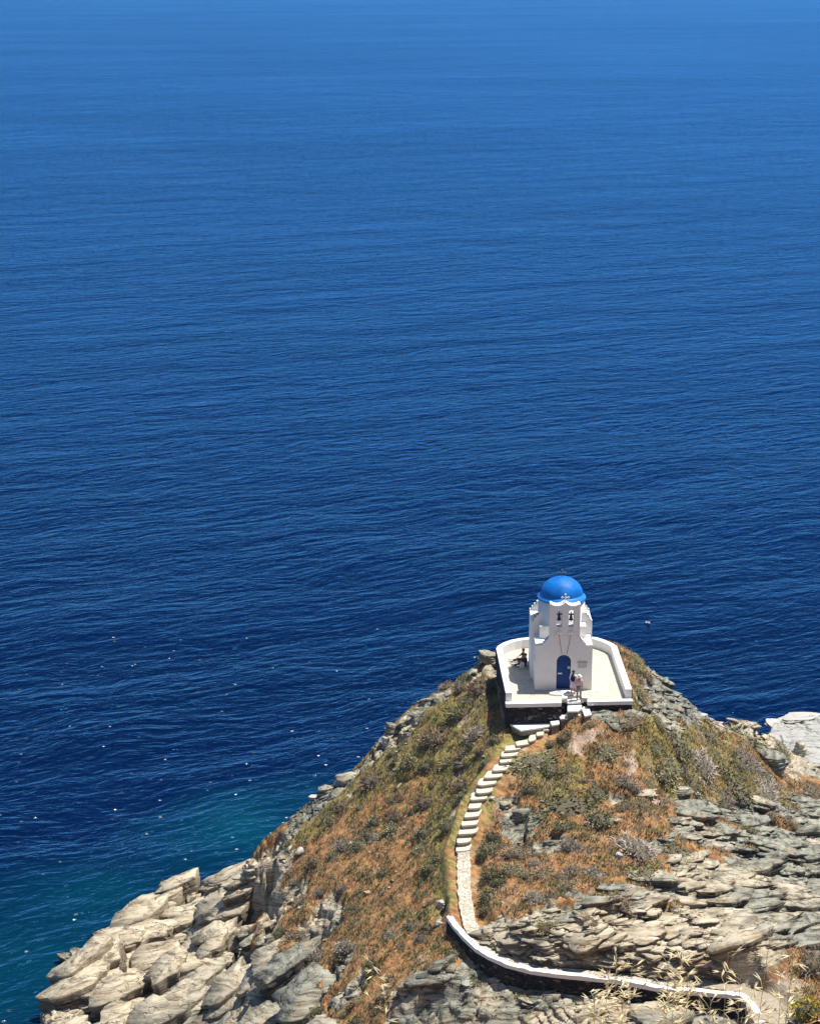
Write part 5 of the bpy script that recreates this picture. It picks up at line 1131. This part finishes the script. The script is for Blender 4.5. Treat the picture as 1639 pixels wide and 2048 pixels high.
def figure(name_label, loc, rz, J, top, bottom, hair, skirt=None, extra=None, sleeve=True):
    """J: joint positions (standing about 1.68 m), the figure faces -Y before turning"""
    o = empty("person", loc, rz); tag(o, name_label, "person")
    pts = []; ed = []; idx = {}
    def add(n_, p, r, par=None):
        idx[n_] = len(pts); pts.append((Vector(p), r)); 
        if par: ed.append((idx[par], idx[n_]))
    add('pel', J['pel'], (.13, .10)); add('waist', J['waist'], (.115, .085), 'pel'); add('chest', J['chest'], (.145, .10), 'waist'); add('neckb', J['neckb'], (.075, .06), 'chest'); add('neck', J['neck'], .05, 'neckb')
    add('head1', J['neck'] + (J['head'] - J['neck']) * .45, (.075, .085), 'neck'); add('head', J['head'], (.082, .095), 'head1'); add('crown', J['head'] + (J['head'] - J['neck']).normalized() * .09, .05, 'head')
    for s in 'LR':
        add('sh' + s, J['sh' + s], .055, 'chest'); add('el' + s, J['el' + s], .040, 'sh' + s); add('wr' + s, J['wr' + s], .027, 'el' + s)
        dv = (J['wr' + s] - J['el' + s]).normalized(); pm = J['wr' + s] + dv * .06; add('pm' + s, pm, (.034, .018), 'wr' + s)
        sd = dv.cross(Vector((0, 1, 0))).normalized()
        for k in range(4): 
            b0 = pm + dv * .02 + sd * (k - 1.5) * .019; add(f'f{s}{k}', b0 + dv * (.035 + .008 * (1.5 - abs(k - 1.5))), .009, 'pm' + s); add(f'g{s}{k}', b0 + dv * .065 + Vector((0, -.015, 0)), .007, f'f{s}{k}')
        add('th' + s, pm - dv * .02 - sd * .05, .010, 'pm' + s)
        add('hip' + s, J['hip' + s], .088, 'pel'); add('kn' + s, J['kn' + s], .058, 'hip' + s); add('cf' + s, J['kn' + s] * .65 + J['an' + s] * .35, .056, 'kn' + s); add('an' + s, J['an' + s], .036, 'cf' + s); add('he' + s, J['an' + s] + Vector((0, -.03, -.05)), .035, 'an' + s); add('to' + s, J['to' + s], (.040, .022), 'he' + s)
    skin_mesh("body", pts, ed, SK, o, 1)
    hd = J['head']; f = Vector((0, -1, 0)); bm = bmesh.new()
    # face: nose, eyes, mouth, ears
    bmesh.ops.create_icosphere(bm, subdivisions=1, radius=.017, matrix=Matrix.Translation(hd + f * .098 + Vector((0, 0, -.012))))
    for s in (-1, 1): bmesh.ops.create_icosphere(bm, subdivisions=1, radius=.02, matrix=Matrix.Translation(hd + Vector((s * .084, .005, -.01))))
    bm_obj("face", bm, SK, o, smooth=True)
    bm = bmesh.new()
    for s in (-1, 1): bmesh.ops.create_icosphere(bm, subdivisions=1, radius=.010, matrix=Matrix.Translation(hd + f * .086 + Vector((s * .032, 0, .012))))
    bm_obj("eye", bm, HAIR, o)
    # clothes follow the body a little larger
    tp = [(J['waist'] + (J['pel'] - J['waist']) * .6, (.155, .12)), (J['waist'], (.14, .11)), (J['chest'], (.165, .125)), (J['neckb'], (.08, .07))]; te = [(0, 1), (1, 2), (2, 3)]
    for s in 'LR':
        n = len(tp); tp += [(J['sh' + s], .070), (J['sh' + s] * .3 + J['el' + s] * .7, .058)]; te += [(2, n), (n, n + 1)]
        if sleeve: tp.append((J['el' + s] * .4 + J['wr' + s] * .6, .046)); te.append((n + 1, n + 2))
    skin_mesh("top", tp, te, top, o, 1)
    if skirt is not None:
        bm = bmesh.new(); c0 = J['pel']; zk = skirt; prof = [(.13, c0.z + .12), (.165, c0.z), (.19, (c0.z + zk) / 2), (.215, zk)]
        bm_lathe(bm, prof, c0.x, c0.y, 22)
        for v in bm.verts:
            k = max(0, (c0.z - v.co.z)); v.co.x += .03 * k * math.sin(v.co.y * 40); v.co.y = c0.y + (v.co.y - c0.y) * .85
        bm_obj("skirt", bm, bottom, o, smooth=True)
    else:
        bp = [(J['pel'], (.15, .12))]; be = []
        for s in 'LR':
            n = len(bp); bp += [(J['hip' + s], .105), (J['kn' + s], .075), (J['an' + s] + (J['kn' + s] - J['an' + s]) * .15, .055)]; be += [(0, n), (n, n + 1), (n + 1, n + 2)]
        skin_mesh("trousers", bp, be, bottom, o, 1)
    bm = bmesh.new(); bmesh.ops.create_icosphere(bm, subdivisions=3, radius=.108, matrix=Matrix.Translation(hd + Vector((0, .022, .035))) @ Matrix.Diagonal((.95, 1.05, .98, 1)))
    bmesh.ops.delete(bm, geom=[v for v in bm.verts if v.co.y < hd.y - .045 and v.co.z < hd.z + .05], context='VERTS')
    bm_obj("hair", bm, hair, o, smooth=True)
    shoes = bmesh.new()
    for s in 'LR':
        q = (J['an' + s] + J['to' + s]) / 2 ; ang = math.atan2((J['to' + s] - J['an' + s]).y, (J['to' + s] - J['an' + s]).x)
        bmesh.ops.create_icosphere(shoes, subdivisions=2, radius=1, matrix=Matrix.Translation((q.x, q.y, J['to' + s].z + .015)) @ Matrix.Rotation(ang, 4, 'Z') @ Matrix.Diagonal((.145, .052, .045, 1)))
    bm_obj("shoes", shoes, simple("pale_shoe", (.6, .58, .55), .7), o, smooth=True)
    if extra: extra(o, J)
    return o
def V3(*a): return Vector(a)
def standing(h=1.66, stride=0.12, arms=(0.05, 0.05)):
    k = h / 1.66
    J = dict(pel=V3(0, 0, .92), waist=V3(0, .01, 1.06), chest=V3(0, 0, 1.27), neckb=V3(0, .005, 1.38), neck=V3(0, 0, 1.44), head=V3(0, -.01, 1.55))
    for s, g in (('L', 1), ('R', -1)):
        a = arms[0] if g > 0 else arms[1]
        J['sh' + s] = V3(.175 * g, 0, 1.34); J['el' + s] = V3(.215 * g, .02 + a * .2, 1.07); J['wr' + s] = V3(.215 * g, -.05 - a, .84)
        y = stride * g; J['hip' + s] = V3(.09 * g, 0, .86); J['kn' + s] = V3(.095 * g, y * .5 - .03, .48); J['an' + s] = V3(.095 * g, y, .09); J['to' + s] = V3(.10 * g, y - .17, .03)
    return {a: b * k for a, b in J.items()}
pinkish = simple("pale_pink_cotton", (.62, .36, .36), .85, .08); lil = simple("pale_lilac_cotton", (.62, .58, .68), .85, .08); white_c = simple("white_cotton", (.78, .74, .76), .85, .05)
navy = simple("navy_canvas", (.010, .012, .045), .8); dark = simple("black_cotton", (.014, .014, .022), .85); wine = simple("dark_wine_cotton", (.06, .018, .03), .85); greyt = simple("grey_trousers", (.22, .19, .19), .85)
hatm = simple("cream_straw", (.80, .72, .60), .8)
def backpack(o, J):
    bm = bmesh.new(); bmesh.ops.create_icosphere(bm, subdivisions=3, radius=1, matrix=Matrix.Translation(J['chest'] + V3(0, .18, -.10)) @ Matrix.Diagonal((.15, .11, .235, 1))); bp = bm_obj("backpack", bm, navy, o, smooth=True)
    for s in (-1, 1): bm = bmesh.new(); bm_tube(bm, [J['chest'] + V3(s * .09, .14, .10), J['chest'] + V3(s * .10, 0, .155), J['chest'] + V3(s * .10, -.135, .02), J['chest'] + V3(s * .11, -.05, -.18), J['chest'] + V3(s * .10, .12, -.22)], .016, 6); bm_obj("strap", bm, navy, bp)
    bm = bmesh.new(); hd = J['head']; bm_tube(bm, [hd + V3(0, .11, .05), hd + V3(0, .15, -.04), hd + V3(0, .13, -.17)], [.03, .036, .015], 8); bm_obj("ponytail", bm, HAIR, o, smooth=True)
    w = J['wrL']; bm = bmesh.new(); bm_box(bm, w.x - .05, w.x + .07, w.y - .16, w.y + .12, w.z - .42, w.z - .13); b2 = bm_obj("shoulder_bag", bm, wine, o, bevel=.03)
    bm = bmesh.new(); bm_tube(bm, [(w.x, w.y - .1, w.z - .14), (w.x, w.y - .03, w.z - .04), (w.x, w.y + .06, w.z - .14)], .009, 6); bm_obj("strap", bm, wine, b2)
def sunhat(o, J):
    hd = J['head']; bm = bmesh.new(); bm_lathe(bm, [(.175, .035), (.17, .045), (.11, .055), (.105, .12), (.07, .155), (0, .16)], 0, 0, 24)
    for v in bm.verts: v.co += hd
    bm_obj("sun_hat", bm, hatm, o, smooth=True)
q = P(1145, 1389, T); figure("person seen from behind with white top, navy backpack and dark ponytail near the chapel door", (q.x, q.y, T), R(165), standing(1.64, .10), white_c, lil, HAIR, skirt=.50, extra=backpack)
q = P(1156.5, 1400, T - .2); figure("person in pink shirt and pale sun hat walking in at the terrace entrance", (q.x, q.y, T - .2), R(170), standing(1.68, .16, (.12, .02)), pinkish, greyt, HAIR, extra=sunhat)
def sitting():
    J = dict(pel=V3(0, 0, .12), waist=V3(0, .05, .27), chest=V3(0, .08, .48), neckb=V3(0, .06, .60), neck=V3(0, .05, .65), head=V3(0, .02, .76))
    for s, g in (('L', 1), ('R', -1)):
        J['sh' + s] = V3(.17 * g, .08, .55); J['el' + s] = V3(.24 * g, -.06, .33); J['wr' + s] = V3(.14 * g, -.28, .30)
        J['hip' + s] = V3(.10 * g, -.05, .11); J['kn' + s] = V3(.12 * g, -.42, .26 if g > 0 else .12); J['an' + s] = V3(.12 * g, -.82, .07); J['to' + s] = V3(.13 * g, -.90, .15)
    return J
q = P(1054, 1322, T); figure("person in dark wine top sitting in the chapel's shade with legs stretched out", (CC.x - CW - .50, q.y, T), R(-72), sitting(), wine, dark, HAIR)
q2 = P(1056, 1333, T); figure("person in black clothes sitting nearest the chapel corner beside a pale bag", (CC.x - CW - .42, q.y - 0.95, T), R(-80), sitting(), dark, dark, HAIR)
q = P(1047, 1334, T); bg_ = empty("backpack", (CC.x - CW - .62, q.y - 0.35, T)); tag(bg_, "pale grey backpack on the paving beside the seated pair", "bag")
bm = bmesh.new(); bmesh.ops.create_icosphere(bm, subdivisions=3, radius=1, matrix=Matrix.Translation((0, 0, .24)) @ Matrix.Diagonal((.17, .13, .25, 1))); bm_obj("bag", bm, simple("pale_canvas", (.55, .56, .60), .8), bg_, smooth=True)
bm = bmesh.new(); bm_tube(bm, [(-.06, -.1, .42), (-.07, -.17, .3), (-.06, -.13, .1)], .014, 6); bm_obj("strap", bm, simple("grey_strap", (.2, .2, .22), .8), bg_)
for m_ in bpy.data.materials: m_.use_fake_user = False
